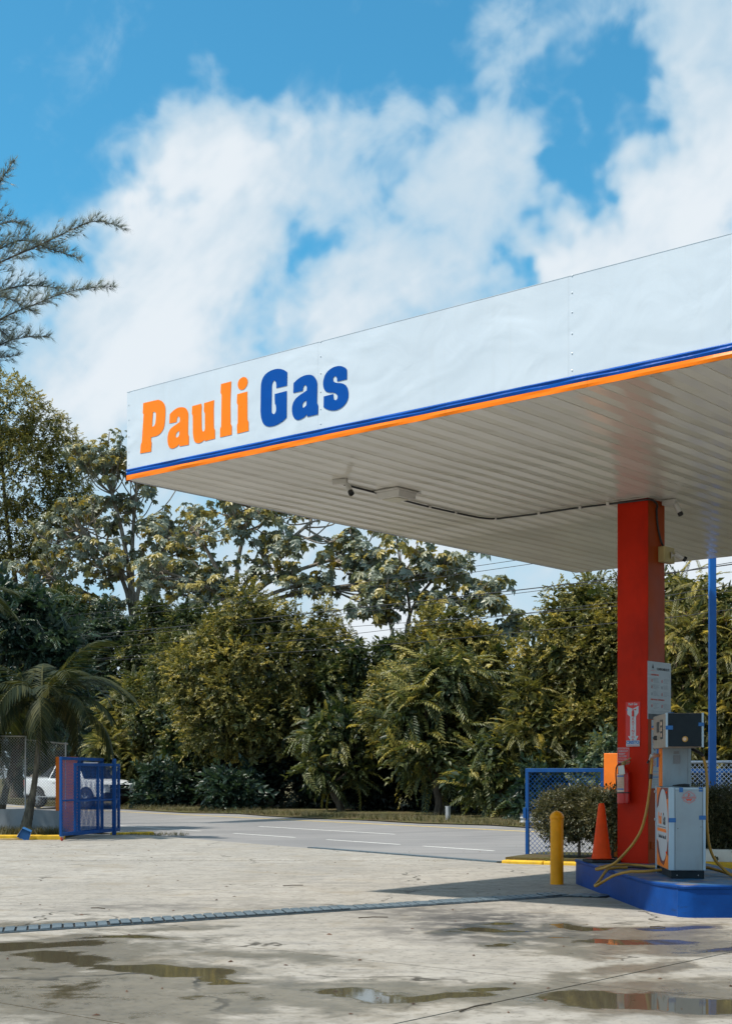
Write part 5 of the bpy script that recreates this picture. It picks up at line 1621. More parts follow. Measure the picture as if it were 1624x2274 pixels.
def join(parts):
    V, T, Q = [], [], []; o = 0
    for v, t, q in parts:
        V.append(v); T.append(t + o); Q.append(q); o += len(v)
    return np.concatenate(V), np.concatenate(T), np.concatenate(Q)


def euler(a, b, c):
    return np.array((Matrix.Rotation(c, 3, 'Z') @ Matrix.Rotation(b, 3, 'X') @ Matrix.Rotation(a, 3, 'Y')))


def spray(r, n=14, L=.44, leaf=.128, w=.58, droop=.12, spread=68, twig=True):
    parts = []
    for i in range(n):
        t = (i + .6) / n
        p = np.array([.03 * math.sin(7 * t), L * t, -droop * L * t * t])
        sd_ = 1 if i % 2 else -1
        l = leaf * r.uniform(.75, 1.2) * (1 - .25 * t)
        v, f_ = leaf_tmpl(l, l * w)
        M = euler(r.uniform(-.7, .7), r.uniform(-.7, .45), -sd_ * R(spread) * r.uniform(.6, 1.2) * (1 - .6 * t))
        parts.append((v @ M.T + p, f_, np.full(4, r.uniform(-.14, .14))))
    if twig:
        for i in range(3):
            a, b = i / 3, (i + 1) / 3
            pa = np.array([0, L * a, -droop * L * a * a]); pb = np.array([0, L * b, -droop * L * b * b])
            parts.append((np.array([pa + (-.006, 0, 0), pa + (.006, 0, 0), pb]), np.array([(0, 1, 2)]), np.full(3, -.3)))
    return join(parts)


def pinnate(r, n=11, L=.75, leaf=.17, w=.32, droop=.45, ang=62):
    parts = []
    for i in range(n):
        t = (i + .7) / n
        p = np.array([0, L * t, -droop * L * t * t])
        tang = np.array([0, 1, -2 * droop * t]); tang /= np.linalg.norm(tang)
        for sd_ in (1, -1):
            l = leaf * (1 - .45 * abs(t - .45)) * r.uniform(.9, 1.1)
            v, f_ = leaf_tmpl(l, l * w, .1, .22)
            M = euler(0, math.atan2(tang[2], tang[1]) * .7 + r.uniform(-.15, .1), -sd_ * R(ang) * (1 - .25 * t))
            parts.append((v @ M.T + p, f_, np.full(4, r.uniform(-.08, .08))))
    for i in range(4):
        a, b = i / 4, (i + 1) / 4
        pa = np.array([0, L * a, -droop * L * a * a]); pb = np.array([0, L * b, -droop * L * b * b])
        parts.append((np.array([pa + (-.007, 0, 0), pa + (.007, 0, 0), pb]), np.array([(0, 1, 2)]), np.full(3, .15)))
    return join(parts)


def palmate(r, d=.55, n=8):
    parts = []
    for i in range(n):
        a = 2 * math.pi * (i + .5) / n
        l = d * .5 * r.uniform(.85, 1.15) * (1.15 if math.cos(a) > -.5 else .75)
        v, f_ = leaf_tmpl(l, l * .60, .12, r.uniform(.15, .42))
        M = euler(0, r.uniform(-.28, .05), a)
        parts.append((v @ M.T, f_, np.full(4, r.uniform(-.10, .10))))
    return join(parts)


def tuft(r, n=11, L=.34):
    parts = []
    for i in range(n):
        a = r.uniform(0, 2 * math.pi); q = r.uniform(.1, .55)
        dirv = np.array([math.sin(q) * math.cos(a), math.cos(q), math.sin(q) * math.sin(a)])
        l = L * r.uniform(.6, 1.15)
        side = np.cross(dirv, [.3, .2, .9]); side /= np.linalg.norm(side)
        e = dirv * l + np.array([0, 0, -.12 * l])
        wv = .0050
        parts.append((np.array([-side * wv, side * wv, e]), np.array([(0, 1, 2)]), np.full(3, r.uniform(-.15, .15))))
    return join(parts)


def scatter(tmpls, P, D, U, S, tone):
    if len(P) == 0:
        return np.zeros((0, 3)), np.zeros((0, 3), int), np.zeros(0)
    Rm = rot_to(D, U)
    idx = rng.integers(0, len(tmpls), len(P))
    Vs, Ts, Qs = [], [], []; o = 0
    for k, (v, t, q) in enumerate(tmpls):
        sel = np.nonzero(idx == k)[0]
        if len(sel) == 0: continue
        W_ = np.einsum('vi,nij->nvj', v, Rm[sel]) * S[sel][:, None, None] + P[sel][:, None, :]
        n_, k_ = len(sel), len(v)
        Vs.append(W_.reshape(-1, 3))
        Ts.append((t[None] + (np.arange(n_) * k_)[:, None, None] + o).reshape(-1, 3))
        Qs.append((q[None] + tone[sel][:, None]).ravel())
        o += n_ * k_
    return np.concatenate(Vs), np.concatenate(Ts), np.concatenate(Qs)


rt = np.random.default_rng(3)
OV = [spray(rt) for _ in range(6)]
OVF = [spray(rt, 16, .40, .10, .6, .15) for _ in range(6)]
VINE = [spray(rt, 16, .95, .15, .62, .9, 60) for _ in range(5)]
PIN = [pinnate(rt, 10, .95, .24, .34, .38) for _ in range(5)]
PINL = [pinnate(rt, 13, 1.0, .21, .34, .5) for _ in range(5)]
FEA = [pinnate(rt, 14, .6, .15, .22, .45, 58) for _ in range(5)]
PALMT = [palmate(rt) for _ in range(6)]
TUFT = [tuft(rt) for _ in range(6)]
HED = [spray(rt, 12, .13, .034, .55, .2, 60, False) for _ in range(6)]
BIGL = [spray(rt, 9, .55, .26, .5, .5) for _ in range(4)]
CAMP = np.array([0, 0, 1.6])


def mound(cx, cy, zb, rx, ry, h, n, seed, rr=(.20, .36), flat=.62):
    r = np.random.default_rng(seed)
    n = int(n * 1.7)
    lobes = [(np.array([cx, cy, zb + h * .47]), np.array([rx * .70, ry * .70, h * .42]))]
    for i in range(n):
        a = r.uniform(0, 2 * math.pi); q = r.uniform(-.75, 1.0)
        c = np.array([cx + rx * .72 * math.cos(a) * math.sqrt(max(0, 1 - q * q * .8)), cy + ry * .72 * math.sin(a) * math.sqrt(max(0, 1 - q * q * .8)), zb + h * (.5 + .36 * q)])
        s_ = r.uniform(*rr) * min(rx, ry, h * .6)
        lobes.append((c, np.array([s_ * r.uniform(.9, 1.3), s_ * r.uniform(.9, 1.2), s_ * r.uniform(.7, 1.05)])))
    for i in range(5):
        a = r.uniform(0, 2 * math.pi); k = r.uniform(.1, .6)
        s_ = r.uniform(.10, .18) * min(rx, h * .6)
        lobes.append((np.array([cx + rx * k * math.cos(a), cy + ry * k * math.sin(a), zb + h * r.uniform(.84, .95)]), np.array([s_, s_, s_ * r.uniform(1.2, 2.2)])))
    return lobes


def sample_lobes(lobes, dens, r, back=.8, depth=.28):
    Ps, Ns = [], []
    for i, (c, rad) in enumerate(lobes):
        area = 4 * math.pi * (((rad[0] * rad[1]) ** 1.6 + (rad[0] * rad[2]) ** 1.6 + (rad[1] * rad[2]) ** 1.6) / 3) ** (1 / 1.6)
        n = int(area * dens) + 1
        d = unit(r.normal(size=(n, 3)))
        k = 1 - depth * r.random(n) ** 2
        p = c + d * rad * k[:, None]
        nn_ = unit(d / rad)
        ok = np.ones(n, bool)
        for j, (c2, r2) in enumerate(lobes):
            if j != i:
                ok &= (((p - c2) / r2) ** 2).sum(1) > .62
        face = (nn_ * unit(CAMP - p)).sum(1)
        ok &= (face > -.2) | (r.random(n) > back)
        ok &= p[:, 2] > .12
        if i > 0: ok &= (nn_[:, 2] > -.25) | (r.random(n) > .72)
        Ps.append(p[ok]); Ns.append(nn_[ok])
    return np.concatenate(Ps), np.concatenate(Ns)


def foliage(tmpls, P, N_, r, scale=1.0, out=.75, down=.25, rnd=1.0, tone=.5, tvar=.22, clump=.9, uplit=0.0):
    n = len(P)
    D = unit(N_ * out + np.array([0, 0, -down]) + r.normal(size=(n, 3)) * rnd * .6)
    U = unit(N_ * .45 + np.array([0, 0, .8]) + r.normal(size=(n, 3)) * .3)
    S = scale * r.uniform(.7, 1.25, n)
    ph = np.sin(P[:, 0] * 1.7 / clump + 1.3) * np.sin(P[:, 1] * 1.9 / clump) * np.sin(P[:, 2] * 2.1 / clump + .6)
    T = tone + tvar * r.normal(size=n) * .6 + ph * tvar * .9
    return scatter(tmpls, P, D, U, S, T)


def merge(lst):
    V, T, Q = [], [], []; o = 0
    for v, t, q in lst:
        if len(v) == 0: continue
        V.append(v); T.append(t + o); Q.append(q); o += len(v)
    return np.concatenate(V), np.concatenate(T), np.concatenate(Q)


def crown(name, lst, mat, parent, origin):
    V, T, Q = merge(lst)
    o = obj(name, arrays_mesh(name, V - np.array(origin), T, Q), mat, parent)
    o['kind'] = 'stuff'
    return o


def limbs(base, targets, r0, seed, parent, origin, mat, name='trunk', split=.5):
    r = random.Random(seed)
    base = Vector(base)
    b = MB()
    cen = sum((Vector(t) for t in targets), Vector()) / len(targets)
    fork = base.lerp(Vector((cen.x, cen.y, cen.z)), split) + Vector((r.uniform(-.2, .2), r.uniform(-.2, .2), 0))
    pts = catmull([base, base.lerp(fork, .35) + Vector((r.uniform(-.15, .15), r.uniform(-.15, .15), 0)), base.lerp(fork, .7) + Vector((r.uniform(-.15, .15), r.uniform(-.1, .1), 0)), fork], 4)
    m_ = len(pts)
    rad = [r0 * (1.35 if i == 0 else 1.0) * (1 - .45 * i / (m_ - 1)) for i in range(m_)]
    b.tube([p - Vector(origin) for p in pts], rad, 9)
    tr_ = b.build(name, mat, parent, smooth=True)
    for t in targets:
        b = MB()
        t = Vector(t)
        s_ = pts[r.randint(int(m_ * .55), m_ - 1)]
        mid = s_.lerp(t, .5) + Vector((r.uniform(-.3, .3), r.uniform(-.3, .3), r.uniform(-.1, .4)))
        q = catmull([s_, mid, t], 5)
        b.tube([p - Vector(origin) for p in q], [r0 * .45 * (1 - .75 * i / (len(q) - 1)) for i in range(len(q))], 6)
        b.build('limb', mat, tr_, smooth=True)
    return tr_


def mound_tree(name, label, cat, x, y, rx, ry, h, seed, tm, mat, dens=9, n=16, scale=1.0, tone=.5, zb=.15, fill=1200, group=None, extra=None, bark='bark', down=.06, trunk=.16, rr=(.20, .36), tvar=.30):
    r = np.random.default_rng(seed)
    e = empty(name, (x, y, .1)); tag(e, label, cat, group)
    org = (x, y, .1)
    lobes = mound(x, y, zb, rx, ry, h, n, seed, rr)
    P, N_ = sample_lobes(lobes, dens * (2.0 if (tm is OV or tm is OVF) else 1.0), r)
    L_ = [foliage(tm, P, N_, r, scale, tone=tone, down=down, tvar=tvar, clump=.7)]
    # inner mass of larger leaves, toned darker to paint the crown's inner shade
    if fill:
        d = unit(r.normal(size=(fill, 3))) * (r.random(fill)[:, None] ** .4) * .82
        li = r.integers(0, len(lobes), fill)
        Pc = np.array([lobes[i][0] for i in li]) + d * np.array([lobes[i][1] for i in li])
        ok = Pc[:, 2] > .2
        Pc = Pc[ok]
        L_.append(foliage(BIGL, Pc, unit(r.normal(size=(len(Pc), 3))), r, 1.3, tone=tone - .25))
    if extra:
        L_ += extra(r, lobes)
    crown('crown', L_, mat, e, org)
    tg_ = [tuple(lobes[i][0] * .8 + np.array([x, y, zb + h * .45]) * .2) for i in r.integers(1, len(lobes), 5)]
    limbs((x + r.uniform(-.4, .4), y - ry * .35, 0.0), tg_, trunk, seed, e, org, MAT[bark])
    return e


def vines(count, dz=(1.0, 2.6)):
    def f_(r, lobes):
        P, N_ = sample_lobes(lobes[1:], 1.2, r, .95, .05)
        if len(P) > count: P, N_ = P[:count * 1], N_[:count * 1]
        out = []
        Q, D = [], []
        for p, n_ in zip(P, N_):
            l = r.uniform(*dz); k = int(l / .22)
            for j in range(k):
                Q.append(p + n_ * .12 + np.array([.06 * math.sin(j * 1.3), .05 * math.cos(j), -j * .22])); D.append(n_)
        if Q:
            Q = np.array(Q); D = np.array(D)
            ok = Q[:, 2] > .3; Q, D = Q[ok], D[ok]
            out.append(foliage(OVF, Q, D, r, .85, out=.35, down=1.0, tone=.62))
        return out
    return f_


# --- front row across the road, left to right
mound_tree('vine_covered_tree', 'broad vine covered tree with golden crown in the middle', 'tree', -4.1, 59.2, 4.4, 3.2, 7.5, 21, OV, GOLD, 14, 30, 1.0, .42, zb=1.5, extra=vines(22))
mound_tree('vine_covered_tree', 'golden leaved vine covered tree right of the road centre', 'tree', 3.15, 51.6, 3.3, 2.8, 6.2, 22, OV, GOLD, 15, 26, .95, .52, zb=1.0, extra=vines(16))
mound_tree('vine_covered_tree', 'tall olive tree draped in vines left of the red column', 'tree', 7.5, 46.2, 2.7, 2.6, 7.9, 23, OVF, GOLD, 20, 24, 1.0, .50, extra=vines(22))
mound_tree('pod_tree', 'feathery tree hung with brown seed pods right of the column', 'tree', 9.9, 43.6, 1.75, 2.0, 7.75, 24, FEA, GOLD, 26, 20, 1.1, .45)
mound_tree('feathery_tree', 'feathery light green tree at the right edge of the picture', 'tree', 12.4, 42.2, 2.4, 2.2, 6.5, 25, FEA, GOLD, 26, 20, 1.1, .48)
mound_tree('feathery_tree', 'feathery pale acacia overhanging the road behind the left gate', 'tree', -10.6, 67.4, 2.4, 2.0, 6.0, 26, FEA, OLIVE, 30, 18, 1.25, .62)
mound_tree('feathery_bush', 'low feathery bush in front of the middle right trees', 'bush', 6.0, 45.6, 1.7, 1.3, 4.4, 27, FEA, GOLD, 30, 14, 1.1, .42, fill=500)
mound_tree('pinnate_bush', 'dark shrub with long paired leaflets by the dark trunks', 'shrub', -.9, 53.6, 1.9, 1.4, 3.2, 28, PIN, OLIVE, 7, 14, .85, .42, zb=.9, fill=300, down=.1)
mound_tree('pinnate_tree', 'small tree with paired leaflets at the centre of the verge', 'tree', 2.6, 48.9, 2.1, 1.6, 5.0, 29, PIN, OLIVE, 7.5, 18, .95, .56, zb=.8, fill=500, down=.1)
mound_tree('pinnate_bush', 'low drooping shrub by the roadside marker post', 'shrub', 4.3, 46.0, 1.3, 1.0, 2.6, 30, PIN, OLIVE, 8, 12, .85, .55, zb=.4, fill=300, down=.1)
mound_tree('climber_bush', 'leafy pale climber seen through the right gate', 'bush', 7.4, 41.8, 1.7, 1.1, 2.6, 31, OV, TEAL, 16, 12, .9, .75, fill=400)
mound_tree('leafy_tree', 'dense dark tree behind the truck', 'tree', -13.2, 74.0, 3.6, 2.6, 10.6, 32, OV, TEAL, 11, 18, 1.1, .35)
mound_tree('leafy_tree', 'dark tree rising left of the middle trees', 'tree', -8.3, 66.0, 2.8, 2.2, 8.6, 33, OV, OLIVE, 13, 18, 1.05, .42, extra=vines(20))
mound_tree('leafy_tree', 'tree with stiff upright leaf whorls left of the middle crown', 'tree', -7.1, 63.6, 1.9, 1.8, 9.2, 34, OV, OLIVE, 11, 16, 1.1, .46)
mound_tree('leafy_tree', 'shaded tree between the two middle crowns', 'tree', .2, 57.0, 2.4, 2.2, 6.9, 35, OV, OLIVE, 14, 18, 1.0, .36, extra=vines(25))
mound_tree('leafy_tree', 'dark leafy tree at the far left behind the fence', 'tree', -18.6, 79.0, 3.8, 2.6, 11.5, 36, OV, TEAL, 11, 18, 1.1, .35)
mound_tree('leafy_tree', 'tall shaded tree filling the gap left of the leaning cecropia trunk', 'tree', -16.4, 76.5, 3.0, 2.2, 12.0, 37, OV, OLIVE, 10, 20, 1.1, .34)
mound_tree('leafy_tree', 'tall shaded tree below the left cecropia crown', 'tree', -10.4, 72.0, 2.4, 2.0, 10.8, 38, OV, OLIVE, 11, 20, 1.05, .36)
# low scrub along the tree line
mound_tree('scrub_bush', 'low dark scrub right of the truck', 'bush', -8.7, 62.0, 1.6, 1.0, 1.7, 41, OV, TEAL, 16, 8, .8, .42, fill=300, trunk=.05)
mound_tree('scrub_bush', 'low dark scrub under the broad middle tree', 'bush', -5.2, 56.6, 1.5, .9, 1.5, 42, OV, TEAL, 16, 8, .8, .40, fill=300, trunk=.05)
mound_tree('scrub_bush', 'low scrub right of the marker post', 'bush', 5.6, 43.8, 1.4, .8, 1.5, 43, PIN, TEAL, 8, 8, .7, .5, fill=300, trunk=.05)
# undergrowth between the trunks, coloured dark to paint the wood's shade
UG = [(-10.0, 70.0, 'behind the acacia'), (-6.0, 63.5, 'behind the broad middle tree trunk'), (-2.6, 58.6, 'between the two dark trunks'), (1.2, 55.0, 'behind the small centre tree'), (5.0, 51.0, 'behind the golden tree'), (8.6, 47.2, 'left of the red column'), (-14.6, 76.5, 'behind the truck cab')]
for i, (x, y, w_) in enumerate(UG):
    mound_tree('undergrowth_bush', 'dark undergrowth bush ' + w_, 'bush', x, y, 2.7, 1.2, 2.7, 80 + i, OV, SHADE_DARK, 10, 10, 1.1, .5, fill=900, group='undergrowth bushes', trunk=.05)
# back row closing the wood
FILLX = [(-17.0, 83, 8.5, 'far left'), (-9.5, 74.5, 7.6, 'second from the left'), (-5.0, 68.0, 7.4, 'left of the middle'), (-1.0, 63.0, 6.3, 'at the middle'), (3.0, 58.5, 5.6, 'right of the middle'), (6.6, 54.5, 5.4, 'second from the right'), (10.6, 50.5, 7.6, 'behind the column'), (14.2, 46.8, 7.0, 'far right')]
for i, (x, y, h_, w_) in enumerate(FILLX):
    mound_tree('background_tree', 'dense dark background tree in the back row, ' + w_, 'tree', x, y, 3.2, 2.0, h_, 60 + i, OV, SHADE_DARK, 8, 14, 1.25, .55, fill=1800, group='background trees', trunk=.14)

# pods on the pod tree
r = np.random.default_rng(77)
pt = bpy.data.objects['pod_tree']
n = 420
P = np.stack([10.0 + r.normal(size=n) * .62, 42.4 + r.normal(size=n) * .5, 3.9 + r.random(n) * 2.6], 1)
tm = [(np.array([(-.018, 0, 0), (.018, 0, 0), (.014, .20, 0), (-.014, .20, 0)]), np.array([(0, 1, 2), (0, 2, 3)]), np.zeros(4))]
V, T, Q = scatter(tm, P, unit(np.array([0, 0, -1.0]) + r.normal(size=(n, 3)) * .18), unit(r.normal(size=(n, 3))), r.uniform(.6, 1.1, n), r.uniform(.2, .9, n))
crown('seed_pods', [(V, T, Q)], PODS, pt, (9.9, 43.6, .1))


# --- cecropia trees: pale candelabra limbs ending in rosettes of big lobed leaves
def cecropia(label, base, fork, lobes, nros, seed, r0):
    r = np.random.default_rng(seed)
    org = (base[0], base[1], 0)
    e = empty('cecropia_tree', org); tag(e, label, 'tree', 'cecropia trees')
    b = MB()
    trunk_pts = catmull([base, tuple(np.array(base) * .6 + np.array(fork) * .4 + np.array([r.uniform(-.3, .3), 0, 0])), fork], 6)
    O = Vector(org)
    b.tube([p - O for p in trunk_pts], [r0 * (1.2 - .5 * i / len(trunk_pts)) for i in range(len(trunk_pts))], 9)
    tr_ = b.build('trunk', MAT['bark_pale'], e, smooth=True)
    nodes = [Vector(fork)]
    hub = []
    for (c, rad) in lobes:
        c = Vector(c)
        mid = Vector(fork).lerp(c, .5) + Vector(((fork[0] - c.x) * .18 + r.uniform(-.4, .4), r.uniform(-.3, .3), .35))
        q = catmull([fork, mid, c], 6)
        MB().tube([p - O for p in q], [r0 * .62 * (1 - .55 * i / len(q)) for i in range(len(q))], 7).build('limb', MAT['bark_pale'], tr_, smooth=True)
        hub.append((q, rad))
    P, D = [], []
    tw = MB()
    for i in range(nros):
        k = r.integers(0, len(lobes)); c, rad = lobes[k]
        d = unit(r.normal(size=3)); d[2] = d[2] * .9 + .1
        p = np.array(c) + d * np.array(rad) * r.uniform(.35, 1.12)
        q = hub[k][0]
        s_ = q[r.integers(int(len(q) * .72), len(q))]
        pv = Vector(p)
        mid = s_.lerp(pv, .55) + Vector((0, 0, -.35 * (pv - s_).length * .5))
        tw.tube([x_ - O for x_ in catmull([s_, mid, pv], 4)], [.045 * (1 - .5 * j / 8) for j in range(9)], 5, False)
        for _ in range(r.integers(5, 9)):
            P.append(p); D.append(d)
    tb = tw.build('branches', MAT['bark_pale'], e, smooth=True); tb['kind'] = 'stuff'
    P = np.array(P); n_ = len(P)
    a = r.uniform(0, 2 * math.pi, n_); l = r.uniform(.25, .62, n_)
    off = np.stack([np.cos(a) * l, np.sin(a) * l, r.uniform(-.38, .12, n_)], 1)
    Y = unit(off + np.array([0, 0, -.35])); U = unit(np.array([0, 0, 1.0]) + off * .5 + r.normal(size=(n_, 3)) * .25)
    tone = np.clip(.38 + r.normal(size=n_) * .16, 0, .75)
    tone[r.random(n_) < .22] = .97
    crown('crown', [scatter(PALMT, P + off, Y, U, r.uniform(.7, 1.15, n_), tone)], CEC, e, org)
    return e


cecropia('cecropia tree with a leaning trunk at left of the canopy corner', (-11.0, 77.0, 0), (-12.6, 78, 8.6),
         [((-15.6, 78, 15.2), (3.0, 2.4, 2.2)), ((-12.6, 78, 17.0), (2.8, 2.4, 2.6)), ((-17.6, 78.5, 12.6), (2.4, 2.0, 1.8)), ((-10.4, 77, 14.6), (2.0, 2.0, 2.0)), ((-13.8, 77, 13.4), (2.4, 1.8, 1.6)), ((-16.5, 78, 11.0), (2.0, 1.6, 1.2)), ((-9.2, 77, 12.0), (2.0, 1.6, 1.7)), ((-15.0, 77, 10.2), (2.4, 1.6, 1.2)), ((-14.4, 77.5, 19.0), (1.8, 1.6, 1.3))], 290, 5, .26)
cecropia('cecropia tree below the canopy edge, middle of the three', (-6.1, 67.5, 0), (-6.2, 67, 8.4),
         [((-8.2, 67, 13.3), (2.2, 2.0, 1.5)), ((-5.4, 67, 14.2), (2.4, 2.2, 1.8)), ((-2.6, 66.5, 13.4), (2.4, 2.0, 1.7)), ((-4.0, 66, 12.0), (2.0, 1.6, 1.2)), ((-.4, 66.5, 12.0), (1.8, 1.6, 1.4)), ((-9.6, 67, 11.2), (1.4, 1.4, 1.2)), ((-6.8, 67, 10.8), (2.0, 1.5, 1.2)), ((-2.4, 66, 10.6), (1.6, 1.4, .9)), ((.6, 66, 10.6), (1.4, 1.4, 1.0))], 200, 6, .22)
cecropia('cecropia tree right of the gap in the tree line', (1.0, 60.0, 0), (1.5, 59.5, 5.8),
         [((1.5, 59, 10.2), (1.5, 1.5, 1.4)), ((3.4, 59, 10.4), (1.6, 1.5, 1.3)), ((4.9, 58.5, 9.2), (1.3, 1.4, 1.0)), ((2.6, 58.5, 8.7), (1.5, 1.3, 1.0)), ((6.3, 58.5, 7.9), (1.0, 1.0, .8)), ((.6, 58.8, 9.0), (1.1, 1.1, 1.2)), ((4.2, 58.6, 7.6), (1.2, 1.0, .7))], 105, 7, .15)


# --- tall leafy tree at upper left
r = np.random.default_rng(91)
org = (-20.6, 84, 0)
e = empty('tall_tree', org); tag(e, 'tall dense small leaved tree at the left edge below the feathery branches', 'tree')
lobes = []
for (x, z, s_) in ((-21.5, 22.8, 2.6), (-19.6, 21.6, 2.2), (-18.0, 20.0, 2.0), (-21.0, 19.4, 2.8), (-18.6, 18.2, 2.2), (-22.6, 17.6, 2.4), (-17.4, 17.2, 1.4), (-20.0, 16.2, 2.2), (-22.4, 14.4, 2.0), (-19.4, 14.4, 1.5), (-22.8, 20.8, 2.4)):
    lobes.append((np.array([x, 84 + r.uniform(-1, 1), z]), np.array([s_, s_, s_ * .85])))
P, N_ = sample_lobes(lobes, 17, r)
L_ = [foliage(OVF, P, N_, r, 1.3, tone=.56, down=.3)]
fill = 1600
li = r.integers(0, len(lobes), fill)
Pc = np.array([lobes[i][0] for i in li]) + unit(r.normal(size=(fill, 3))) * (r.random(fill)[:, None] ** .4) * .8 * np.array([lobes[i][1] for i in li])
L_.append(foliage(BIGL, Pc, unit(r.normal(size=(fill, 3))), r, 1.0, tone=.25))  # darker filler leaves paint the shade inside the crown
crown('crown', L_, GOLD, e, org)
limbs((-20.6, 84, 0), [tuple(l[0]) for l in lobes[::2]], .38, 9, e, org, MAT['bark'], split=.62)

# --- tree with drooping paired leaflets behind the left fence
mound_tree('pinnate_tree', 'dark tree with long drooping paired leaflets behind the left fence', 'tree', -11.0, 42.6, 2.8, 1.7, 5.3, 51, PINL, TEAL, 8, 22, .8, .40, zb=2.1, fill=1500, down=.4, trunk=.13, tvar=.26)

# --- casuarina: feathery branches reaching in from the left
r = np.random.default_rng(17)
org = (-14.6, 46, 0)
e = empty('casuarina_tree', org); tag(e, 'tall feathery casuarina whose branches reach in at upper left', 'tree')
b = MB(); O = Vector(org)
tp = [(-14.6, 46, 0), (-14.5, 46, 8), (-14.3, 46, 15), (-14.0, 46, 20), (-13.6, 46, 24)]
q = catmull(tp, 5)
b.tube([p - O for p in q], [.26 * (1 - .85 * i / len(q)) for i in range(len(q))], 9)
tr_ = b.build('trunk', MAT['bark'], e, smooth=True)
BR = [[(-14.2, 46, 16.9), (-11.829, 46, 18.168), (-10.617, 46, 18.701), (-9.242, 46, 19.348), (-8.595, 46, 19.51), (-7.75, 46, 19.25)],
      [(-14.2, 46, 15.0), (-11.829, 45.6, 16.154), (-10.617, 45.6, 16.68), (-9.404, 45.6, 17.125), (-8.1, 45.6, 17.27)],
      [(-14.2, 46.4, 16.6), (-11.829, 46.5, 17.45), (-10.94, 46.5, 17.6), (-9.9, 46.5, 17.5)],
      [(-14.2, 46, 14.2), (-11.829, 46, 15.5), (-11.0, 46, 15.75), (-10.2, 46, 15.8)],
      [(-14.2, 46, 14.2), (-12.4, 45.8, 14.9), (-11.2, 45.8, 15.1)],
      [(-13.9, 46, 18.6), (-12.3, 46, 19.6), (-11.9, 46, 20.6), (-11.35, 46, 21.5)],
      [(-14.0, 46, 17.8), (-12.2, 46.3, 18.6), (-11.2, 46.3, 19.0), (-10.2, 46.3, 18.7), (-9.3, 46.3, 18.4)],
      [(-14.0, 45.6, 16.0), (-12.4, 45.5, 16.7), (-11.6, 45.5, 16.9), (-10.6, 45.5, 16.4)],
      [(-14.0, 46.3, 18.2), (-12.6, 46.3, 19.2), (-11.6, 46.3, 19.6), (-11.0, 46.3, 19.5)],
      [(-14.2, 45.7, 15.4), (-12.6, 45.6, 16.2), (-11.9, 45.6, 16.0), (-11.3, 45.6, 15.5)]]
P, D = [], []
tw = MB()
for br in BR:
    q = catmull(br, 8)
    MB().tube([p - O for p in q], [.034 * (1 - .85 * i / len(q)) for i in range(len(q))], 5).build('branch', MAT['bark'], tr_, smooth=True)
    Ltot = sum((b_ - a_).length for a_, b_ in zip(q, q[1:]))
    q2 = resample(q, .09)
    for i, p in enumerate(q2):
        t = i / len(q2)
        dirv = (q2[min(i + 1, len(q2) - 1)] - q2[max(i - 1, 0)]).normalized()
        for s_ in range(2):
            up = r.uniform(-.75, 1.05)
            dv = (dirv * .8 + Vector((0, r.uniform(-.8, .8), up))).normalized()
            l = (1.15 * (1 - t) + .22) * r.uniform(.4, 1.1)
            steps = max(2, int(l / .10))
            last = p.copy()
            for j in range(steps):
                t2 = j / steps
                cur = p + dv * l * t2 + Vector((0, 0, .10 * t2 * t2 * l))
                if j >= steps - 4:
                    P.append(cur[:]); D.append((dv * .7 + Vector((r.uniform(-.5, .5), r.uniform(-.6, .6), r.uniform(-.5, .9)))).normalized()[:])
            tw.tube([p - O, p + dv * l * .6 + Vector((0, 0, .03)) - O, p + dv * l + Vector((0, 0, .10 * l)) - O], [.007, .005, .003], 3, False)
o = tw.build('twigs', MAT['bark'], e); o['kind'] = 'stuff'
P, D = np.array(P), np.array(D)
crown('needles', [scatter(TUFT, P, D, unit(r.normal(size=P.shape)), r.uniform(.6, 1.1, len(P)), np.clip(.45 + .2 * r.normal(size=len(P)), 0, 1))], NEEDLE, e, org)


# --- palms
def frond_mesh(r, L=2.2, n=30, ll=.58, arch=.55, hang=.40):
    parts = []
    def pos(t):
        return np.array([0, L * (t - .22 * t ** 3 * arch * 2), L * (arch * .55 * t - arch * 1.15 * t * t)])
    for i in range(n):
        t = .14 + .86 * (i + .5) / n
        p = pos(t); tg_ = unit(pos(min(t + .02, 1)) - pos(t - .02))
        for sd_ in (1, -1):
            l = ll * (1 - .75 * abs(t - .5) ** 1.5 * 1.6) * r.uniform(.85, 1.1)
            dirv = unit(np.array([sd_ * .85, 0, 0]) + tg_ * .75 + np.array([0, 0, -hang * r.uniform(.7, 1.3)]))
            side = unit(np.cross(dirv, np.array([0, 0, 1.0]) + .3 * tg_))
            w_ = .021
            mid = p + dirv * l * .5; end = p + dirv * l + np.array([0, 0, -.22 * l])
            parts.append((np.array([p - side * w_ * .5, p + side * w_ * .5, mid + side * w_, mid - side * w_, end]), np.array([(0, 1, 2), (0, 2, 3), (3, 2, 4)]), np.full(5, .5 + r.uniform(-.25, .25))))
    for i in range(10):
        a, b_ = pos(i / 10), pos((i + 1) / 10)
        w_ = .022 * (1 - .8 * i / 10)
        parts.append((np.array([a + (-w_, 0, 0), a + (w_, 0, 0), b_ + (w_ * .9, 0, 0), b_ + (-w_ * .9, 0, 0)]), np.array([(0, 1, 2), (0, 2, 3)]), np.full(4, .85)))
    V, T, Q = join(parts)
    me = arrays_mesh('frond', V, T, Q); me.materials.append(PALM)
    return me


r = np.random.default_rng(8)
FR = [frond_mesh(r), frond_mesh(r, 2.0, 28, .52, .8, .6), frond_mesh(r, 2.3, 32, .6, .35, .35)]


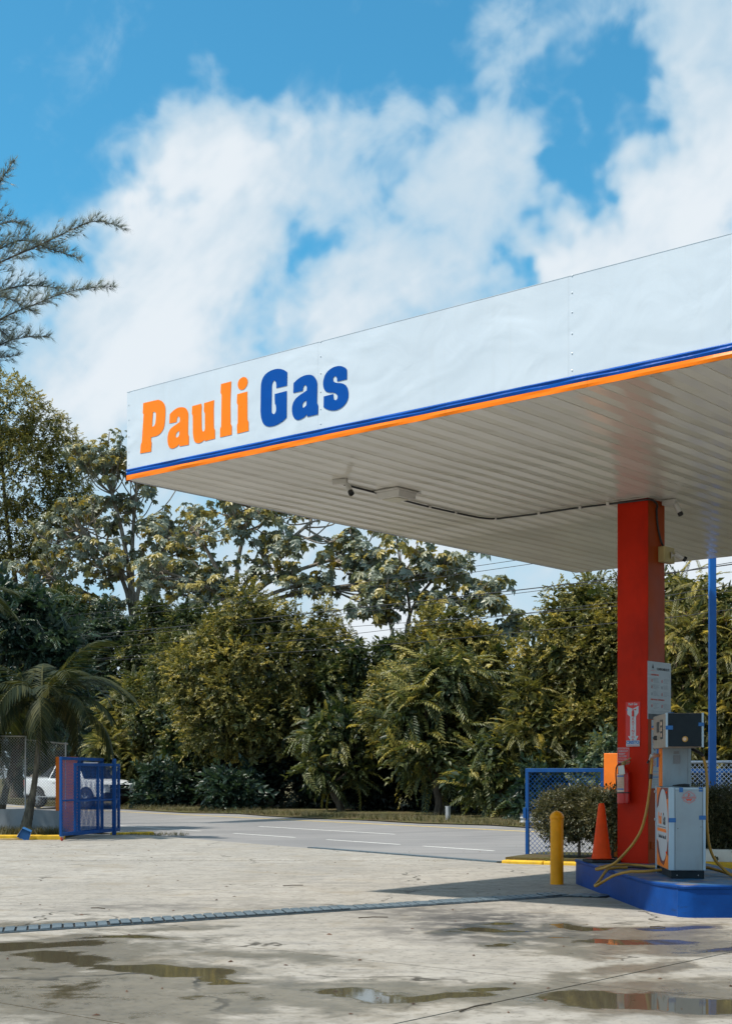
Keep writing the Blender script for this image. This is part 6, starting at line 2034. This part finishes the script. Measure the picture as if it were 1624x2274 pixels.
def palm(label, base, top, r0, n, seed, scale=1.0, dead=0, tiltr=(-35, 60), azs=None):
    rr_ = random.Random(seed)
    e = empty('palm_tree', base); tag(e, label, 'palm')
    O = Vector(base); q = catmull([base, tuple(Vector(base).lerp(Vector(top), .4) + Vector((.08, 0, 0))), top], 7)
    b = MB()
    rads = []
    P = resample(q, .06)
    for i, p in enumerate(P):
        t = i / len(P)
        rads.append(r0 * (1.35 - .6 * min(1, t * 3) - .25 * t) * (1.04 if i % 2 else .97))
    b.tube([p - O for p in P], rads, 12)
    b.build('trunk', MAT['bark_palm'], e, smooth=True)
    tp_ = Vector(top) - O
    for i in range(n):
        f_ = bpy.data.objects.new('frond', FR[rr_.randint(0, 2)]); COL.objects.link(f_); f_.parent = e
        az = (2 * math.pi * i / n * 2.39996 * n / (2 * math.pi)) if azs is None else R(azs[i])
        el = R(rr_.uniform(*tiltr))
        f_.location = tp_ + Vector((0, 0, rr_.uniform(-.05, .1)))
        f_.rotation_euler = (el, rr_.uniform(-.25, .25), az)
        s_ = scale * rr_.uniform(.85, 1.1)
        f_.scale = (s_, s_, s_)
    return e


palm('small palm with drooping dark fronds in front of the left fence', (-8.78, 36.6, .08), (-8.32, 36.6, 3.45), .12, 28, 4, 1.2, tiltr=(-15, 68))
palm('palm at the left picture edge, only its fronds in view', (-10.25, 37.0, .08), (-10.2, 37.0, 3.05), .13, 13, 9, .95, tiltr=(-30, 40))
palm('taller palm at the left picture edge showing one high frond', (-11.6, 39.8, .08), (-11.4, 39.6, 6.1), .14, 12, 12, 1.0, tiltr=(-20, 45))
palm('dark coconut palm in the gap left of the middle trees', (-14.4, 75.6, .1), (-14.2, 75.6, 8.6), .34, 18, 15, 1.9, tiltr=(-60, 60))

# --- hedge behind the kerb, clipped round
r = np.random.default_rng(44)
hc = KA + KD * .95 + KN * .80
org = (hc.x, hc.y, .1)
e = empty('clipped_hedge', org); tag(e, 'clipped rounded hedge with tiny pale leaves behind the cone and column', 'hedge')
lobes = []
for i in range(15):
    p = hc + KD * (i * .42) + KN * .05 * math.sin(i * 2.1)
    lobes.append((np.array([p.x, p.y, .88 + .03 * math.sin(i * 1.7)]), np.array([.55, .52, .42 if i < 4 else .48])))
for i in range(13):
    p = hc + KD * (1.3 + i * .42)
    lobes.append((np.array([p.x, p.y, .62]), np.array([.5, .45, .42])))
P, N_ = sample_lobes(lobes, 600, r, .85, .30)
L_ = [foliage(HED, P, N_, r, 1.15, out=.8, down=-.05, rnd=.9, tone=.5, tvar=.3, clump=.25)]
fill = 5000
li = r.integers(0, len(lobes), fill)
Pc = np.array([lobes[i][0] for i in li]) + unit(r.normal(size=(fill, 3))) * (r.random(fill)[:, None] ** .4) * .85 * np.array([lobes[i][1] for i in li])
L_.append(foliage(HED, Pc, unit(r.normal(size=(fill, 3))), r, 2.6, tone=.15))  # inner leaves toned darker, painting the shade inside the hedge
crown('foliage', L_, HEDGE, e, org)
for i in range(9):
    p = hc + KD * (.25 + i * .62)
    MB().tube(catmull([(p.x - org[0], p.y - org[1], 0), (p.x - org[0] + .05 * math.sin(i * 3), p.y - org[1] - .03, .3), (p.x - org[0] + .12 * math.sin(i * 5), p.y - org[1], .75)], 4), [.03 - .0015 * j for j in range(9)], 7).build('stem', MAT['bark'], e, smooth=True)

# --- rough grass along the far verge and in the beds
r = np.random.default_rng(5)
n = 6500
s_ = r.uniform(-72, -8, n); q = 26.75 + np.abs(r.normal(size=n)) * .75
P = np.stack([RD.x * s_ + RN.x * q, RD.y * s_ + RN.y * q, np.array([road_z(min(z, 28)) for z in q]) + .02], 1)
bl = []
for k in range(5):
    pr_ = []
    for j in range(5):
        a = r.uniform(0, 6.28); l = r.uniform(.12, .30)
        e_ = np.array([math.cos(a) * l * .6, math.sin(a) * l * .6, l])
        sd_ = np.array([-math.sin(a), math.cos(a), 0]) * .007
        pr_.append((np.array([sd_, -sd_, e_]), np.array([(0, 1, 2)]), np.full(3, r.uniform(-.2, .2))))
    bl.append(join(pr_))
Z_ = np.tile(np.array([[0, 1.0, 0]]), (n, 1)); U_ = np.tile(np.array([[0, 0, 1.0]]), (n, 1))
V, T, Q = scatter(bl, P, Z_, U_, r.uniform(.35, 1.0, n), r.uniform(.1, .7, n))
o = obj('verge_grass', arrays_mesh('verge_grass', V, T, Q), GRASS)
tag(o, 'dry rough grass along the far edge of the road', 'grass', kind='stuff')
n = 2600
P = np.concatenate([np.stack([r.uniform(-15.5, -7.7, n), 35.45 + np.abs(r.normal(size=n)) * .9, np.full(n, .09)], 1),
                    np.stack([r.uniform(-5.6, 1.6, 420), 26.535 + r.normal(size=420) * .012, np.full(420, -.03)], 1),
                    np.stack([r.uniform(-6.7, -4.8, 300), r.uniform(37.6, 38.9, 300), np.full(300, -.02)], 1)])
m_ = len(P)
sc_ = np.concatenate([r.uniform(.4, 1.0, n), r.uniform(.12, .26, 420), r.uniform(.2, .5, 300)])
V, T, Q = scatter(bl, P, np.tile(np.array([[0, 1.0, 0]]), (m_, 1)), np.tile(np.array([[0, 0, 1.0]]), (m_, 1)), sc_, r.uniform(.1, .8, m_))
o = obj('bed_grass', arrays_mesh('bed_grass', V, T, Q), GRASS)
tag(o, 'weeds in the left bed and the slab joint', 'grass', kind='stuff')

# --- grit, leaves and twigs scattered on the concrete
n = 170
P = np.stack([r.uniform(-7, 4.5, n), 9 + r.random(n) ** 1.1 * 24, np.full(n, .004)], 1)
V, T, Q = [], [], []; o_ = 0
for p in P:
    k = 6; s0 = r.uniform(.005, .017)
    hgt = s0 * r.uniform(.4, .9)
    ang = r.uniform(0, 6.28); el_ = r.uniform(1, 2.6)
    ring = np.array([[math.cos(a) * s0 * el_ * r.uniform(.7, 1.2), math.sin(a) * s0 * r.uniform(.7, 1.2), 0] for a in np.linspace(0, 6.28, k, endpoint=False)])
    ca, sa = math.cos(ang), math.sin(ang)
    ring = ring @ np.array([[ca, sa, 0], [-sa, ca, 0], [0, 0, 1]])
    V.append(np.concatenate([ring + p, [p + np.array([0, 0, hgt])]]))
    T.append(np.array([(i, (i + 1) % k, k) for i in range(k)]) + o_); o_ += k + 1
    Q.append(np.full(k + 1, r.random()))
o = obj('ground_litter', arrays_mesh('ground_litter', np.concatenate(V), np.concatenate(T), np.concatenate(Q)), PODS)
tag(o, 'small stones and leaf scraps scattered over the concrete', 'litter', kind='stuff')
for i, (x, y, a, l) in enumerate(((.08, 15.9, 15, .34), (.75, 9.75, 55, .42), (-1.05, 20.5, 20, .3), (-3.2, 17.0, -25, .2), (3.05, 14.9, -10, .16))):
    tw = MB().tube([(-l / 2, 0, .008), (0, .012, .012), (l / 2, 0, .008)], .006, 6).build('twig', MAT['bark'], None, smooth=True)
    tw.location = (x, y, 0); tw.rotation_euler = (0, 0, R(a))
    tag(tw, ('dry twig lying beyond the drain grate', 'long thin twig lying in the front puddle', 'dry twig in the open middle of the forecourt', 'short twig left of the drain grate centre', 'tiny twig in front of the pump island')[i], 'twig', 'twigs on the concrete')
print('objects', len(bpy.data.objects), 'tris', sum(len(o.data.polygons) for o in bpy.data.objects if o.type == 'MESH'))
